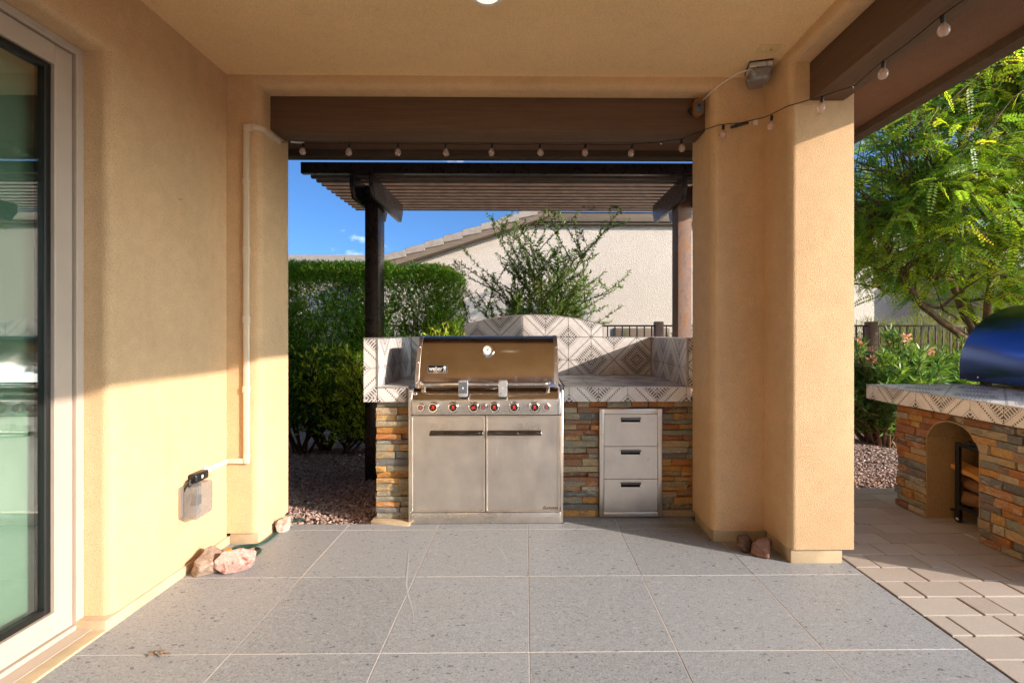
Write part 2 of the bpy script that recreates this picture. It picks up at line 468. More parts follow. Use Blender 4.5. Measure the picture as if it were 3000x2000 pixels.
def tag(o, label=None, cat=None, group=None, kind=None):
    if label: o['label'] = label
    if cat: o['category'] = cat
    if group: o['group'] = group
    if kind: o['kind'] = kind
    return o

def empty(name, loc, label=None, cat=None, group=None, kind=None):
    o = bpy.data.objects.new(name, None); COL.objects.link(o); o.location = loc; o.empty_display_size = .1
    return tag(o, label, cat, group, kind)

def link(name, me, mat, parent=None, loc=(0, 0, 0)):
    o = bpy.data.objects.new(name, me); COL.objects.link(o); o.location = loc
    if parent: o.parent = parent
    if mat:
        me.materials.clear(); me.materials.append(mat)
    return o

def obj(name, mb, mat, parent=None, label=None, cat=None, group=None, kind=None, bevel=0, seg=2, smooth=35, bevel_sel=None, uvf=None, origin=None):
    if isinstance(mb, MB):
        bm = bmesh.new()
        vs = [bm.verts.new(v) for v in mb.v]
        for f in mb.f:
            try: bm.faces.new([vs[i] for i in f])
            except ValueError: pass
    else: bm = mb
    bmesh.ops.recalc_face_normals(bm, faces=bm.faces)
    if bevel:
        es = [e for e in bm.edges if (bevel_sel(e) if bevel_sel else (len(e.link_faces) == 2 and e.calc_face_angle(0) > .5))]
        if es: bmesh.ops.bevel(bm, geom=es, offset=bevel, segments=seg, profile=.5, affect='EDGES', clamp_overlap=True)
    if uvf:
        lay = bm.loops.layers.uv.new('UVMap')
        for f in bm.faces:
            for lp in f.loops: lp[lay].uv = uvf(lp.vert.co)
    base = wl(parent) if parent else None
    if origin is None and not parent:
        xs = [v.co for v in bm.verts]
        origin = Vector(((min(c.x for c in xs) + max(c.x for c in xs)) / 2, (min(c.y for c in xs) + max(c.y for c in xs)) / 2, min(c.z for c in xs)))
        if kind == 'structure': origin = Vector((0, 0, 0))
    off = (base if parent else Vector(origin))
    for v in bm.verts: v.co -= off
    me = bpy.data.meshes.new(name); bm.to_mesh(me); bm.free()
    if smooth:
        me.shade_smooth(); me.set_sharp_from_angle(angle=rad(smooth))
    o = link(name, me, mat, parent, (0, 0, 0) if parent else off)
    return tag(o, label, cat, group, kind)

B = lambda *a: MB().box(*a)
XZ = lambda a, b, d: (a, d, b)      # polygon in X,Z, depth Y
YZ = lambda a, b, d: (d, a, b)
XY = lambda a, b, d: (a, b, d)

# ------------------------------------------------------------------ bulk leaf mesh
def leaves(P, D, N, Ln, Wd, tint, name):
    P, D, N = map(np.asarray, (P, D, N))
    D = D / (np.linalg.norm(D, axis=1, keepdims=True) + 1e-9)
    S = np.cross(D, N); S /= (np.linalg.norm(S, axis=1, keepdims=True) + 1e-9)
    U = np.cross(S, D)
    Ln = np.asarray(Ln).reshape(-1, 1); Wd = np.asarray(Wd).reshape(-1, 1)
    n = len(P)
    mid = P + D * Ln * .5 - U * Ln * .06
    V = np.stack([P, mid + S * Wd * .5, P + D * Ln, mid - S * Wd * .5], 1).reshape(-1, 3)
    me = bpy.data.meshes.new(name)
    me.vertices.add(4 * n); me.vertices.foreach_set('co', V.astype(np.float32).ravel())
    me.loops.add(4 * n); me.loops.foreach_set('vertex_index', np.arange(4 * n, dtype=np.int32))
    me.polygons.add(n); me.polygons.foreach_set('loop_start', np.arange(0, 4 * n, 4, dtype=np.int32))
    me.polygons.foreach_set('loop_total', np.full(n, 4, dtype=np.int32))
    me.update(calc_edges=True)
    at = me.attributes.new('tint', 'FLOAT', 'FACE'); at.data.foreach_set('value', np.clip(np.asarray(tint, dtype=np.float32), 0, 1))
    me.validate()
    return me

def unit(n):
    v = NR.normal(size=(n, 3)); return v / np.linalg.norm(v, axis=1, keepdims=True)

# ================================================================== GROUND
m = MB(); m.add([(-150, -60, -.06), (150, -60, -.06), (150, 240, -.06), (-150, 240, -.06)], [(0, 1, 2, 3)])
obj('gravel_ground', m, M['gravel'], kind='structure', smooth=0)

def stones(n, region, smin, smax, name):
    pts = []
    while len(pts) < n:
        x = R.uniform(region[0], region[1]); y = R.uniform(region[2], region[3])
        if region[4](x, y): pts.append((x, y))
    P = np.array(pts); k = len(P)
    base = np.array([(1, 0, 0), (0, 1, 0), (-1, 0, 0), (0, -1, 0), (0, 0, 1), (0, 0, -1)], float)
    F = np.array([(0, 1, 4), (1, 2, 4), (2, 3, 4), (3, 0, 4), (1, 0, 5), (2, 1, 5), (3, 2, 5), (0, 3, 5)])
    s = NR.uniform(smin, smax, (k, 1, 1)) * NR.uniform(.6, 1.3, (k, 1, 3)) * np.array([1, 1, .62])
    V = base[None] * s * NR.uniform(.75, 1.25, (k, 6, 1))
    a = NR.uniform(0, 6.28, k); ca, sa = np.cos(a), np.sin(a)
    X = V[..., 0] * ca[:, None] - V[..., 1] * sa[:, None]; Y = V[..., 0] * sa[:, None] + V[..., 1] * ca[:, None]
    tx = NR.uniform(-.5, .5, (k, 1)); Z = V[..., 2] + X * tx
    V = np.stack([X + P[:, :1], Y + P[:, 1:2], Z - .05 + NR.uniform(0, .014, (k, 1))], -1).reshape(-1, 3)
    Fi = (F[None] + (np.arange(k) * 6)[:, None, None]).reshape(-1, 3)
    me = bpy.data.meshes.new(name); me.from_pydata(V.tolist(), [], Fi.tolist())
    at = me.attributes.new('tint', 'FLOAT', 'FACE'); at.data.foreach_set('value', np.repeat(NR.uniform(0, 1, k), 8).astype(np.float32))
    return me
g = link('gravel', stones(17000, (-3.3, -.85, 3.28, 5.6, lambda x, y: True), .008, .019, 'gravel'), M['pebble']); tag(g, kind='stuff')
g = link('gravel', stones(15000, (2.0, 4.2, 4.02, 6.2, lambda x, y: True), .009, .021, 'gravel'), M['pebble']); tag(g, kind='stuff')

# ------------------------------------------------------------------ patio floor of big porcelain tiles
floor = obj('patio_floor', B(-1.90, 1.832, -2.6, 3.265, -.14, -.0012), M['grout'], kind='structure', smooth=0)
ky = [3.265, 3.167]
y = 3.167
while y > -2.5: y -= .609; ky.append(y)
kx = [-1.90] + [.014 + .609 * i for i in range(-2, 3)] + [1.832]
for i in range(len(kx) - 1):
    for j in range(len(ky) - 1):
        x0, x1, y1, y0 = kx[i], kx[i + 1], ky[j], ky[j + 1]
        gp = .0017
        t = obj('floor_tile', B(x0 + (gp if i else 0), x1 - (gp if i < len(kx) - 2 else 0), y0 + gp, y1 - (gp if j else 0), -.012, R.uniform(-.0004, .0004)), M['ftile'], floor, bevel=.0012, seg=1, smooth=0)

obj('bounce_deck', B(-12, 14, -16, -2.602, -.15, -.004), simple('pale_concrete', (.62, .57, .50), .85, bump=.2), kind='structure', smooth=0)  # unseen deck added behind the camera to bounce sunlight into the patio
def ribbon(pts, w):
    m = MB(); n = len(pts); vs = []
    for i, (x, y) in enumerate(pts):
        ww = w * math.sin(math.pi * (i + .4) / n)
        vs += [(x - ww, y, .0009), (x + ww, y, .0009)]
    m.add(vs, [(2 * i, 2 * i + 1, 2 * i + 3, 2 * i + 2) for i in range(n - 1)]); return m
scf = simple('pale_scuff', (.47, .46, .44), .6)
obj('scuff_mark', ribbon([(-.710, 2.89), (-.692, 2.80), (-.668, 2.70), (-.648, 2.60), (-.622, 2.48), (-.585, 2.37), (-.535, 2.25), (-.497, 2.12)], .0045), scf, floor, smooth=0)
obj('scuff_mark', ribbon([(-.19, 2.95), (-.15, 2.87), (-.125, 2.79), (-.105, 2.71)], .003), scf, floor, smooth=0)
obj('floor_bed', B(.262, 1.17, 3.266, 3.386, -.14, -.0012), M['grout'], floor, smooth=0)
for xa, xb in ((.264, .621), (.625, 1.168)):
    obj('floor_tile', B(xa, xb, 3.2675, 3.385, -.012, .0002), M['ftile'], floor, bevel=.0012, seg=1, smooth=0)
# slab piece the island stands on
obj('concrete_footing', MB().prism([(-1.075, 3.29), (-.79, 3.22), (-.79, 3.9), (-1.03, 3.9)], XY, -.1, .012), M['kerb'], kind='structure', bevel=.008)

# ------------------------------------------------------------------ walkway of concrete pavers
walk = obj('paver_walkway', B(1.836, 6.5, -2.6, 3.99, -.12, -.010), M['sand'], kind='structure', smooth=0)
ROWH = .150
rows = []
y = 3.985
r = 0
while y - ROWH > 1.30:
    rows.append((y - ROWH, y)); y -= ROWH
cnt = 0
for ri, (y0, y1) in enumerate(rows):
    x = 1.842 + (0 if ri % 2 else 0)
    first = True
    while x < 4.6:
        w = R.choice([.145, .145, .22, .29, .29]) if not first else R.choice([.145, .22, .29, .10])
        first = False
        c = [(x + .0035, y0 + .003), (x + w - .0035, y0 + .003), (x + w - .0035, y1 - .003), (x + .0035, y1 - .003)]
        z = R.uniform(-.003, .002)
        obj('paver', MB().prism(c, XY, -.05, z), M['paver'], walk, bevel=.004, seg=1, smooth=0)
        cnt += 1
        x += w
rest = MB()
y = rows[-1][0]
while y > -2.4:
    x = 1.842 + R.uniform(0, .1)
    while x < 6.4:
        w = R.choice([.145, .22, .29]); rest.box(x + .0035, x + w - .0035, y - ROWH + .003, y - .003, -.05, R.uniform(-.003, .002)); x += w
    y -= ROWH
for (y0, y1) in rows:
    x = 4.9
    while x < 6.4:
        w = R.choice([.145, .22, .29]); rest.box(x + .0035, x + w - .0035, y0 + .003, y1 - .003, -.05, R.uniform(-.003, .002)); x += w
o = obj('paver_field', rest, M['paver'], walk, smooth=0, kind='stuff')

# ================================================================== HOUSE
# back wall with the opening to the barbecue
poly = [(-1.85, .07), (-1.648, .07), (-1.648, 2.835), (1.165, 2.835), (1.165, .07), (1.853, .07), (1.853, 3.0), (-1.85, 3.0)]
def selback(e):
    a, b = e.verts[0].co, e.verts[1].co
    for yy in (2.955,):
        if abs(a.y - yy) < 1e-4 and abs(b.y - yy) < 1e-4:
            ins = lambda c: -1.66 < c.x < 1.18 and c.z < 2.84
            if ins(a) and ins(b) and not (abs(a.z - .07) < 1e-4 and abs(b.z - .07) < 1e-4): return True
    return False
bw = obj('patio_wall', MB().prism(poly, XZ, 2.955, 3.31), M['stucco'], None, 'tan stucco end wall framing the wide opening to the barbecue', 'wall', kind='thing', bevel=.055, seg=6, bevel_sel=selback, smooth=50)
obj('kerb', B(-1.8375, -1.662, 2.968, 3.30, -.02, .0695), M['kerb'], bw, bevel=.004)
obj('kerb', B(1.178, 1.60, 2.968, 3.30, -.02, .0695), M['kerb'], bw, bevel=.004)

# right pillar with its header running over the side opening
poly = [(2.9545, .085), (2.664, .085), (2.664, 2.835), (-1.8, 2.835), (-1.8, 3.0), (2.9545, 3.0)]
def selr(e):
    a, b = e.verts[0].co, e.verts[1].co
    ok = lambda c: abs(c.x - 1.487) < 1e-4 and c.y < 2.67 and c.z < 2.84
    return ok(a) and ok(b) and not (abs(a.z - .085) < 1e-4 and abs(b.z - .085) < 1e-4) and not (a.y < -1.7 and b.y < -1.7)
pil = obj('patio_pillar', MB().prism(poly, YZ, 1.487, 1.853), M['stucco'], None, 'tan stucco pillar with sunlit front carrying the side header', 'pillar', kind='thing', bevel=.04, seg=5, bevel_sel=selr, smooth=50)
obj('kerb', B(1.505, 1.80, 2.684, 2.953, -.02, .0845), M['kerb'], pil, bevel=.004)

# left wall with the door opening
poly = [(2.9545, .05), (2.135, .05), (2.135, 2.56), (-1.3, 2.56), (-1.3, .05), (-2.5, .05), (-2.5, 3.0), (2.9545, 3.0)]
def sell(e):
    a, b = e.verts[0].co, e.verts[1].co
    ok = lambda c: abs(c.x + 1.85) < 1e-4 and -1.31 < c.y < 2.14 and c.z < 2.57
    return ok(a) and ok(b) and not (abs(a.z - .05) < 1e-4 and abs(b.z - .05) < 1e-4)
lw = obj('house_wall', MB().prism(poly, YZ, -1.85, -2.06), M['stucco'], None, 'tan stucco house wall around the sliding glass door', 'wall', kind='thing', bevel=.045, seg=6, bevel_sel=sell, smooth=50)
obj('bounce_facade', B(-2.06, -1.86, -9, -2.501, -.02, 3.2), M['stucco'], lw, smooth=0)  # unseen stretch of wall, added to bounce sun into the patio
obj('kerb', B(-1.97, -1.838, 2.0985, 2.976, -.02, .049), M['kerb'], lw, bevel=.006)
obj('kerb', B(-2.04, -1.838, -2.8, 2.098, -.02, .010), M['kerb'], lw, bevel=.006)
mm = MB().lathe([(.0, 0), (.007, 0), (.007, .006), (.003, .012), (.003, .02)], (-1.853, 2.552, 2.02), (1, 0, 0), 10)
obj('screw', mm, M['chrome'], lw)

# ceiling of the covered patio
obj('ceiling', B(-1.86, 1.495, -1.8, 2.96, 2.903, 2.99), M['ceil'], kind='structure', smooth=0)

# roof: soffit, fascia, covering
roof = empty('patio_cover', (0, 0, 2.79), 'brown eave and low hip roof over the covered patio', 'roof', kind='thing')
sof = MB().prism([(1.855, -2.25), (2.398, -2.25), (2.398, 3.853), (-6.5, 3.853), (-6.5, 3.312), (1.855, 3.312)], XY, 2.79, 2.85)
obj('soffit', sof, M['soffit'], roof, smooth=0)
obj('fascia', B(2.40, 2.49, -2.25, 3.958, 2.737, 2.95), M['fascia'], roof, bevel=.004)
obj('fascia', B(-6.5, 2.398, 3.855, 3.958, 2.737, 2.95), M['fascia'], roof, bevel=.004)
cov = MB()
ez = 2.953
cv = [(2.56, 4.03, ez), (-8, 4.03, ez), (-8, -2.3, ez), (2.56, -2.3, ez), (-.9, .5, ez + 1.1), (-4.7, .5, ez + 1.1)]
cov.add(cv, [(0, 3, 4), (0, 4, 5, 1), (1, 5, 2), (2, 5, 4, 3), (3, 0, 1, 2)])
obj('covering', cov, M['rooftile'], roof, smooth=0)

# beams
obj('wooden_beam', B(-1.70, 1.20, 3.08, 3.27, 2.618, 2.834), M['beamx'], None, 'dark brown painted header beam across the barbecue opening', 'beam', kind='thing', bevel=.006, seg=2)
obj('wooden_beam', B(1.602, 1.798, -1.8, 2.78, 2.618, 2.834), M['beamy'], None, 'dark brown painted beam running overhead from the sunlit pillar', 'beam', kind='thing', bevel=.006, seg=2)

obj('reflection_wall', B(-9, 16, -10.4, -10.0, -.06, 3.6), M['stucco'], kind='structure', smooth=0)  # unseen wall added behind the camera for the grill lid to reflect
obj('beam', B(-1.84, 1.60, -1.99, -1.80, 2.60, 2.86), M['beamx'], kind='structure', bevel=.006)  # unseen rear beam, added as a dark band in the lid's reflection
obj('pillar', B(1.487, 1.853, -2.2, -1.805, -.02, 2.83), M['stucco'], kind='structure', bevel=.03, seg=3)  # unseen rear pillar, added as a sunlit streak for the lid to reflect
# rooms behind the door
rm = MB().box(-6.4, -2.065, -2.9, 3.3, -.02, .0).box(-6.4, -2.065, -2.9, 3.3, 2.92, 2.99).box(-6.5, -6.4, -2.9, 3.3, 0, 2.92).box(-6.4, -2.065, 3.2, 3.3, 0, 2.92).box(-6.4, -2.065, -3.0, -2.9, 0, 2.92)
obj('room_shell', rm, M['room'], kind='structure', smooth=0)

# sliding door
dr = empty('sliding_door', (-2.0, .4, 0), 'tall sliding glass door with beige frame and cellular shade', 'door', kind='thing')
def ring(y0, y1, z0, z1, w, x0, x1, wb=None, wt_=None):
    wb = wb or w; wt_ = wt_ or w
    return MB().box(x0, x1, y1 - w, y1, z0, z1).box(x0, x1, y0, y0 + w, z0, z1).box(x0, x1, y0 + w, y1 - w, z0, z0 + wb).box(x0, x1, y0 + w, y1 - w, z1 - wt_, z1)
obj('door_frame', ring(-1.3, 2.1345, .012, 2.559, .034, -2.058, -1.966, .02), M['frame'], dr, bevel=.002, seg=1)
pan = obj('door_panel', ring(.35, 2.094, .036, 2.520, .078, -2.040, -1.978, .10, .085), M['frame'], dr, bevel=.003, seg=1)
obj('gasket', ring(.43, 2.0155, .1365, 2.4345, .026, -2.034, -1.992), M['gasket'], pan, bevel=.004, seg=1)
obj('glass', B(-2.016, -2.010, .45, 1.992, .16, 2.411), M['glass'], pan, smooth=0)
pan2 = obj('door_panel', ring(-1.26, .349, .036, 2.520, .078, -2.040, -1.978, .10, .085), M['frame'], dr, bevel=.003, seg=1)
obj('glass', B(-2.016, -2.010, -1.18, .27, .137, 2.434), M['glass'], pan2, smooth=0)
obj('threshold', B(-2.06, -1.90, -1.3, 2.134, -.01, .0115), M['frame'], dr, bevel=.003, seg=1)
sh = MB(); n = 460; ys = np.linspace(-1.25, 2.045, n)
pv = [(-2.10 + (.0045 if i % 2 else -.0045), yy) for i, yy in enumerate(ys)]
vs = [(a, b, .02) for a, b in pv] + [(a, b, 2.60) for a, b in pv]
sh.add(vs, [(i, i + 1, i + 1 + n, i + n) for i in range(n - 1)])
obj('window_shade', sh, M['shade'], dr, smooth=0)

# ================================================================== BARBECUE ISLAND
isl = empty('barbecue_island', (.05, 3.8, 0), 'stone faced barbecue island with patterned tile counter and arched backsplash', 'counter', kind='thing')
S = .2045
G = .0022
def ptile(parent, F, pts, cu, cv, iu, iv, thick=.008, d0=0.0):
    """patterned tile: pts in (u, v) metres, cell origin cu, cv; F(u, v, d) -> world, d outwards"""
    if len(pts) < 3: return
    bm = bmesh.new(); lay = bm.loops.layers.uv.new('UVMap')
    top = [bm.verts.new(F(a, b, d0 + thick)) for a, b in pts]; bot = [bm.verts.new(F(a, b, d0)) for a, b in pts]
    def uvof(a, b):
        u = (a - cu) / S; v = (b - cv) / S
        return (1 - u if iu % 2 else u, 1 - v if iv % 2 else v)
    n = len(pts)
    fs = [([(top[i], pts[i]) for i in range(n)])]
    for i in range(n):
        j = (i + 1) % n
        fs.append([(top[j], pts[j]), (top[i], pts[i]), (bot[i], pts[i]), (bot[j], pts[j])])
    for f in fs:
        fc = bm.faces.new([a for a, _ in f])
        for lp, (_, uvp) in zip(fc.loops, f): lp[lay].uv = uvof(*uvp)
    bmesh.ops.recalc_face_normals(bm, faces=bm.faces)
    o0 = wl(parent)
    for v in bm.verts: v.co -= o0
    me = bpy.data.meshes.new('tile'); bm.to_mesh(me); bm.free()
    return link('tile', me, M['ptile'], parent)

def clip(pts, keep, cut):
    out = []
    for i in range(len(pts)):
        a, b = pts[i], pts[(i + 1) % len(pts)]
        if keep(a): out.append(a)
        if keep(a) != keep(b):
            lo, hi = (a, b)
            for _ in range(24):
                mid = ((lo[0] + hi[0]) / 2, (lo[1] + hi[1]) / 2)
                if keep(mid) == keep(a): lo = mid
                else: hi = mid
            out.append(lo)
    return out

def tiles(parent, F, u0, u1, v0, v1, ou, ov, keep=None, pu=0, pv=0):
    i0 = math.floor((u0 - ou) / S + 1e-6); i1 = math.ceil((u1 - ou) / S - 1e-6)
    j0 = math.floor((v0 - ov) / S + 1e-6); j1 = math.ceil((v1 - ov) / S - 1e-6)
    for i in range(i0, i1):
        for j in range(j0, j1):
            a0 = max(u0, ou + i * S + G); a1 = min(u1, ou + (i + 1) * S - G); b0 = max(v0, ov + j * S + G); b1 = min(v1, ov + (j + 1) * S - G)
            if a1 - a0 < .012 or b1 - b0 < .012: continue
            pts = [(a0, b0), (a1, b0), (a1, b1)]
            if keep:
                k = 6
                pts = [(a0, b0), (a1, b0)] + [(a1 + (a0 - a1) * q / k, b1) for q in range(k + 1)]
                if not all(keep(p) for p in pts):
                    if not any(keep(p) for p in pts): continue
                    # top follows the arc
                    pts = [(a0, b0), (a1, b0)] + [(x, min(b1, keep.top(x))) for x in [a1 + (a0 - a1) * q / k for q in range(k + 1)]]
                    if min(p[1] for p in pts[2:]) < b0: 
                        pts = clip([(a0, b0), (a1, b0), (a1, b1), (a0, b1)], keep, None)
            else: pts.append((a0, b1))
            ptile(parent, F, pts, ou + i * S, ov + j * S, i + pu, j + pv)

def ledger_face(parent, F, u0, u1, z0, z1, hole=None, seed=1, lmin=.07, lmax=.26, hs=1.0):
    """courses of split stone; hole(z) -> (ua, ub) open interval or None"""
    rr = random.Random(seed); z = z0; n = 0
    while z < z1 - .006:
        h = min(rr.choice([.034, .038, .042, .046, .050]) * hs, z1 - z)
        if z1 - (z + h) < .02: h = z1 - z
        spans = [((u0, u0), (u1, u1))]
        if hole:
            hb, ht = hole(z + .001), hole(z + h - .001)
            if hb or ht:
                hb = hb or ((ht[0] + ht[1]) / 2,) * 2; ht = ht or ((hb[0] + hb[1]) / 2,) * 2
                spans = [((u0, u0), (hb[0], ht[0])), ((hb[1], ht[1]), (u1, u1))]
        for (sa, ea) in spans:
            a = sa; end_min = min(ea)
            while True:
                if end_min - max(a) < .012: break
                l = rr.uniform(lmin, lmax)
                nb = max(a) + l
                last = nb > end_min - .05
                b = ea if last else (nb, nb)
                d = rr.uniform(.005, .031); g = .0022; q = lambda s=.0025: rr.uniform(-s, s)
                fr = [(a[0] + g, z + g), (b[0] - g, z + g), (b[1] - g, z + h - g), (a[1] + g, z + h - g)]
                mb = MB()
                # front split face with a raised middle so each stone catches the light its own way
                ctr = ((fr[0][0] + fr[1][0]) / 2 + q(.02), z + h * rr.uniform(.35, .65))
                vs = [F(p[0], p[1], 0) for p in fr] + [F(p[0] + q(.0015), p[1] + q(.0015), d + q(.005)) for p in fr] + [F(ctr[0], ctr[1], d + rr.uniform(.001, .008))]
                mb.add(vs, [(0, 1, 5, 4), (1, 2, 6, 5), (2, 3, 7, 6), (3, 0, 4, 7), (4, 5, 8), (5, 6, 8), (6, 7, 8), (7, 4, 8)])
                obj('stone', mb, M['ledger'], parent, smooth=0)
                n += 1
                if last: break
                a = b
        z += h
    return n

YF = 3.30                 # counter front
ZT = .933                 # counter top
# cores
core = MB().box(.262, 1.30, 3.39, 4.36, 0, .826).box(-1.03, -.81, 3.345, 4.36, 0, .826).box(-.81, .262, 3.98, 4.36, 0, .826)
obj('core', core, M['mortar'], isl, smooth=0)
top = MB().box(.262, 1.148, YF + .009, 4.25, .83, ZT - .009).box(-1.115, -.812, YF + .009, 4.25, .83, ZT - .009).box(-.812, .262, 3.975, 4.25, .83, ZT - .009)
obj('counter_slab', top, M['pgrout'], isl, smooth=0)
# wings and splash
arcR = 2.23; arcC = (.073, 1.472 - 2.23)
def arctop(x): return arcC[1] + math.sqrt(max(0, arcR ** 2 - (x - arcC[0]) ** 2))
ZW = 1.272
for wb in (B(1.130, 1.235, YF + .02, 4.36, ZT - .009, ZW - .006), B(-1.115, -1.034, YF + .009, 4.36, ZT - .009, ZW - .006)):
    obj('wing_wall', wb, M['pgrout'], isl, smooth=0)
ap = [(-1.034, ZT - .009), (1.130, ZT - .009), (1.130, ZW - .006), (.691, ZW - .006)] + [(x, arctop(x) - .006) for x in np.linspace(.691, -.545, 25)] + [(-.545, ZW - .006), (-1.034, ZW - .006)]
obj('splash_wall', MB().prism(ap, XZ, 4.259, 4.36), M['pgrout'], isl, smooth=0)
FS = lambda u, v, d: (u, 4.259 - d, v)
class Keep:
    def __call__(s, p): return p[1] <= s.top(p[0]) + 1e-6
    def top(s, x): return (arctop(x) - .004) if -.545 <= x <= .691 else ZW - .004
kp = Keep()
tiles(isl, FS, -1.022, 1.119, ZT + .001, ZW - .004, .073 - S * .5 - S * 5, ZW - S * 2, None, 1, 0)
tiles(isl, FS, -.545, .691, ZW, 1.48, .073 - S * .5 - S * 5, ZW, kp, 1, 0)
FL = lambda u, v, d: (-1.034 + d, u, v)
tiles(isl, FL, YF + .012, 4.25, ZT + .001, ZW - .004, YF - .04, ZW - S * 1.5 + .1, None, 0, 0)
FR = lambda u, v, d: (1.130 - d, u, v)
tiles(isl, FR, YF + .025, 4.25, ZT + .001, ZW - .004, YF - .04, ZW - S * 1.5 + .1, None, 0, 0)
FF = lambda u, v, d: (u, YF + .009 - d, v)
tiles(isl, FF, .264, 1.148, .830, ZT - .006, .30 - S, .830 - .055, None, 1, 0)
tiles(isl, FF, -1.026, -.814, .830, ZT - .006, -1.026 - .005, .830 - .055, None, 0, 0)
tiles(isl, FF, -1.124, -1.034, .830, ZW - .006, -1.124 - .06, ZW - .21, None, 0, 0)
FFr = lambda u, v, d: (u, YF + .02 - d, v)
tiles(isl, FFr, 1.140, 1.235, ZT + .002, ZW - .006, 1.124, ZW - .19, None, 1, 0)
FT = lambda u, v, d: (u, v, ZT - .009 + d)
tiles(isl, FT, .275, 1.12, YF + .006, 4.25, .35 - S * .5, YF + .02, None, 0, 0)
tiles(isl, FT, -1.024, -.822, YF + .006, 4.25, -1.06, YF + .02, None, 0, 0)
# metal edge trims
tr = MB().box(.262, 1.15, YF - .002, YF + .006, ZT - .006, ZT + .001).box(-1.034, -.812, YF - .002, YF + .006, ZT - .006, ZT + .001)
tr.box(-1.126, -1.022, YF - .002, 4.36, ZW - .0055, ZW + .0015).box(1.118, 1.237, YF + .008, 4.36, ZW - .0055, ZW + .0015)
tr.box(-1.0335, -1.024, YF - .003, YF + .006, ZT + .0015, ZW - .006).box(1.1185, 1.128, YF + .006, YF + .016, ZT + .0015, ZW - .006)
tr.box(.694, 1.117, 4.249, 4.36, ZW - .0055, ZW + .0015).box(-1.0215, -.549, 4.249, 4.36, ZW - .0055, ZW + .0015)
tr.box(.6915, .6935, 4.249, 4.36, ZW + .002, arctop(.691)).box(-.548, -.5455, 4.249, 4.36, ZW + .002, arctop(-.545))
xs = list(np.linspace(-.548, .6935, 30))
tr.prism([(x, arctop(x) + .0015) for x in xs] + [(x, arctop(x) - .0055) for x in xs[::-1]], XZ, 4.249, 4.362)
obj('edge_trim', tr, M['alu'], isl, smooth=0)
# stone facing
DX0, DX1, DZ1 = .520, .965, .771
FP = lambda u, v, d: (u, 3.388 - d, v)
ledger_face(isl, FP, .262, 1.24, .002, .828, lambda z: (DX0 - .002, DX1 + .002) if z < DZ1 else None, 5)
FP2 = lambda u, v, d: (u, 3.343 - d, v)
ledger_face(isl, FP2, -1.045, -.812, .013, .828, None, 9)
FE = lambda u, v, d: (-1.032 - d, u, v)
ledger_face(isl, FE, 3.35, 4.36, .0, .828, None, 12, .12, .34)

# drawer stack
dw = empty('drawer_unit', ((DX0 + DX1) / 2, 3.36, 0), 'stainless three drawer unit set in the stone face', 'drawers', kind='thing')
fy = 3.350
fr = ring(0, 1, 0, 1, .1, 0, 1)
fm = MB().box(DX0, DX0 + .030, fy, 3.80, .008, DZ1).box(DX1 - .030, DX1, fy, 3.80, .008, DZ1).box(DX0 + .030, DX1 - .030, fy, 3.80, .008, .043).box(DX0 + .030, DX1 - .030, fy, 3.80, DZ1 - .036, DZ1)
obj('drawer_frame', fm, M['steelv'], dw, bevel=.003, seg=2)
obj('cavity', B(DX0 + .031, DX1 - .031, fy + .03, 3.79, .045, DZ1 - .038), M['dark'], dw, smooth=0)
for (z0, z1) in ((.0455, .2735), (.2775, .5035), (.5075, .7325)):
    hx0, hx1, hz0, hz1 = .672, .810, z1 - .055, z1 - .026
    f = MB()
    x0, x1 = DX0 + .0335, DX1 - .0335
    f.box(x0, hx0, fy + .004, fy + .026, z0, z1).box(hx1, x1, fy + .004, fy + .026, z0, z1).box(hx0, hx1, fy + .004, fy + .026, z0, hz0).box(hx0, hx1, fy + .004, fy + .026, hz1, z1)
    d = obj('drawer', f, M['steelv'], dw, smooth=0)
    h = MB().box(hx0, hx1, fy + .024, fy + .0255, hz0, hz1)
    h.prism([(fy - .006, hz1 + .003), (fy + .0035, hz1 + .003), (fy + .0035, hz1 - .005), (fy - .008, hz1 - .006)], YZ, hx0 - .003, hx1 + .003)
    h.prism([(fy + .0235, hz0 + .0005), (fy + .004, hz0 + .0005), (fy + .0235, hz0 + .009)], YZ, hx0 + .001, hx1 - .001)
    obj('drawer_handle', h, M['pull'], d, smooth=30)

# ================================================================== GRILL
gr = empty('gas_grill', (-.27, 3.5, 0), 'large stainless built in gas grill with closed lid and two doors', 'grill', kind='thing')
GX0, GX1 = -.804, .256
body = MB().box(GX0 + .018, GX1 - .018, 3.29, 3.96, .10, .74).box(GX0 + .03, GX1 - .03, 3.33, 3.96, .74, .93)
obj('cabinet', body, M['steelv'], gr, smooth=0)
for xa, xb in ((GX0, GX0 + .0165), (GX1 - .0165, GX1)):
    s = MB().prism([(3.262, .004), (3.97, .004), (3.97, .945), (3.34, .945), (3.262, .915)], YZ, xa, xb)
    obj('side_trim', s, M['steelv'], gr, bevel=.002, seg=1)
obj('kick_panel', B(GX0 + .018, GX1 - .018, 3.258, 3.285, .003, .078), M['steel'], gr, bevel=.003)
def tmesh(body, size, ext, shear=0):
    cu = bpy.data.curves.new('lettering', 'FONT'); cu.body = body; cu.size = size; cu.extrude = ext; cu.align_x = 'CENTER'; cu.align_y = 'CENTER'; cu.shear = shear
    o = bpy.data.objects.new('lettering', cu); COL.objects.link(o)
    dg = bpy.context.evaluated_depsgraph_get()
    me = bpy.data.meshes.new_from_object(o.evaluated_get(dg))
    bpy.data.objects.remove(o); bpy.data.curves.remove(cu)
    return me
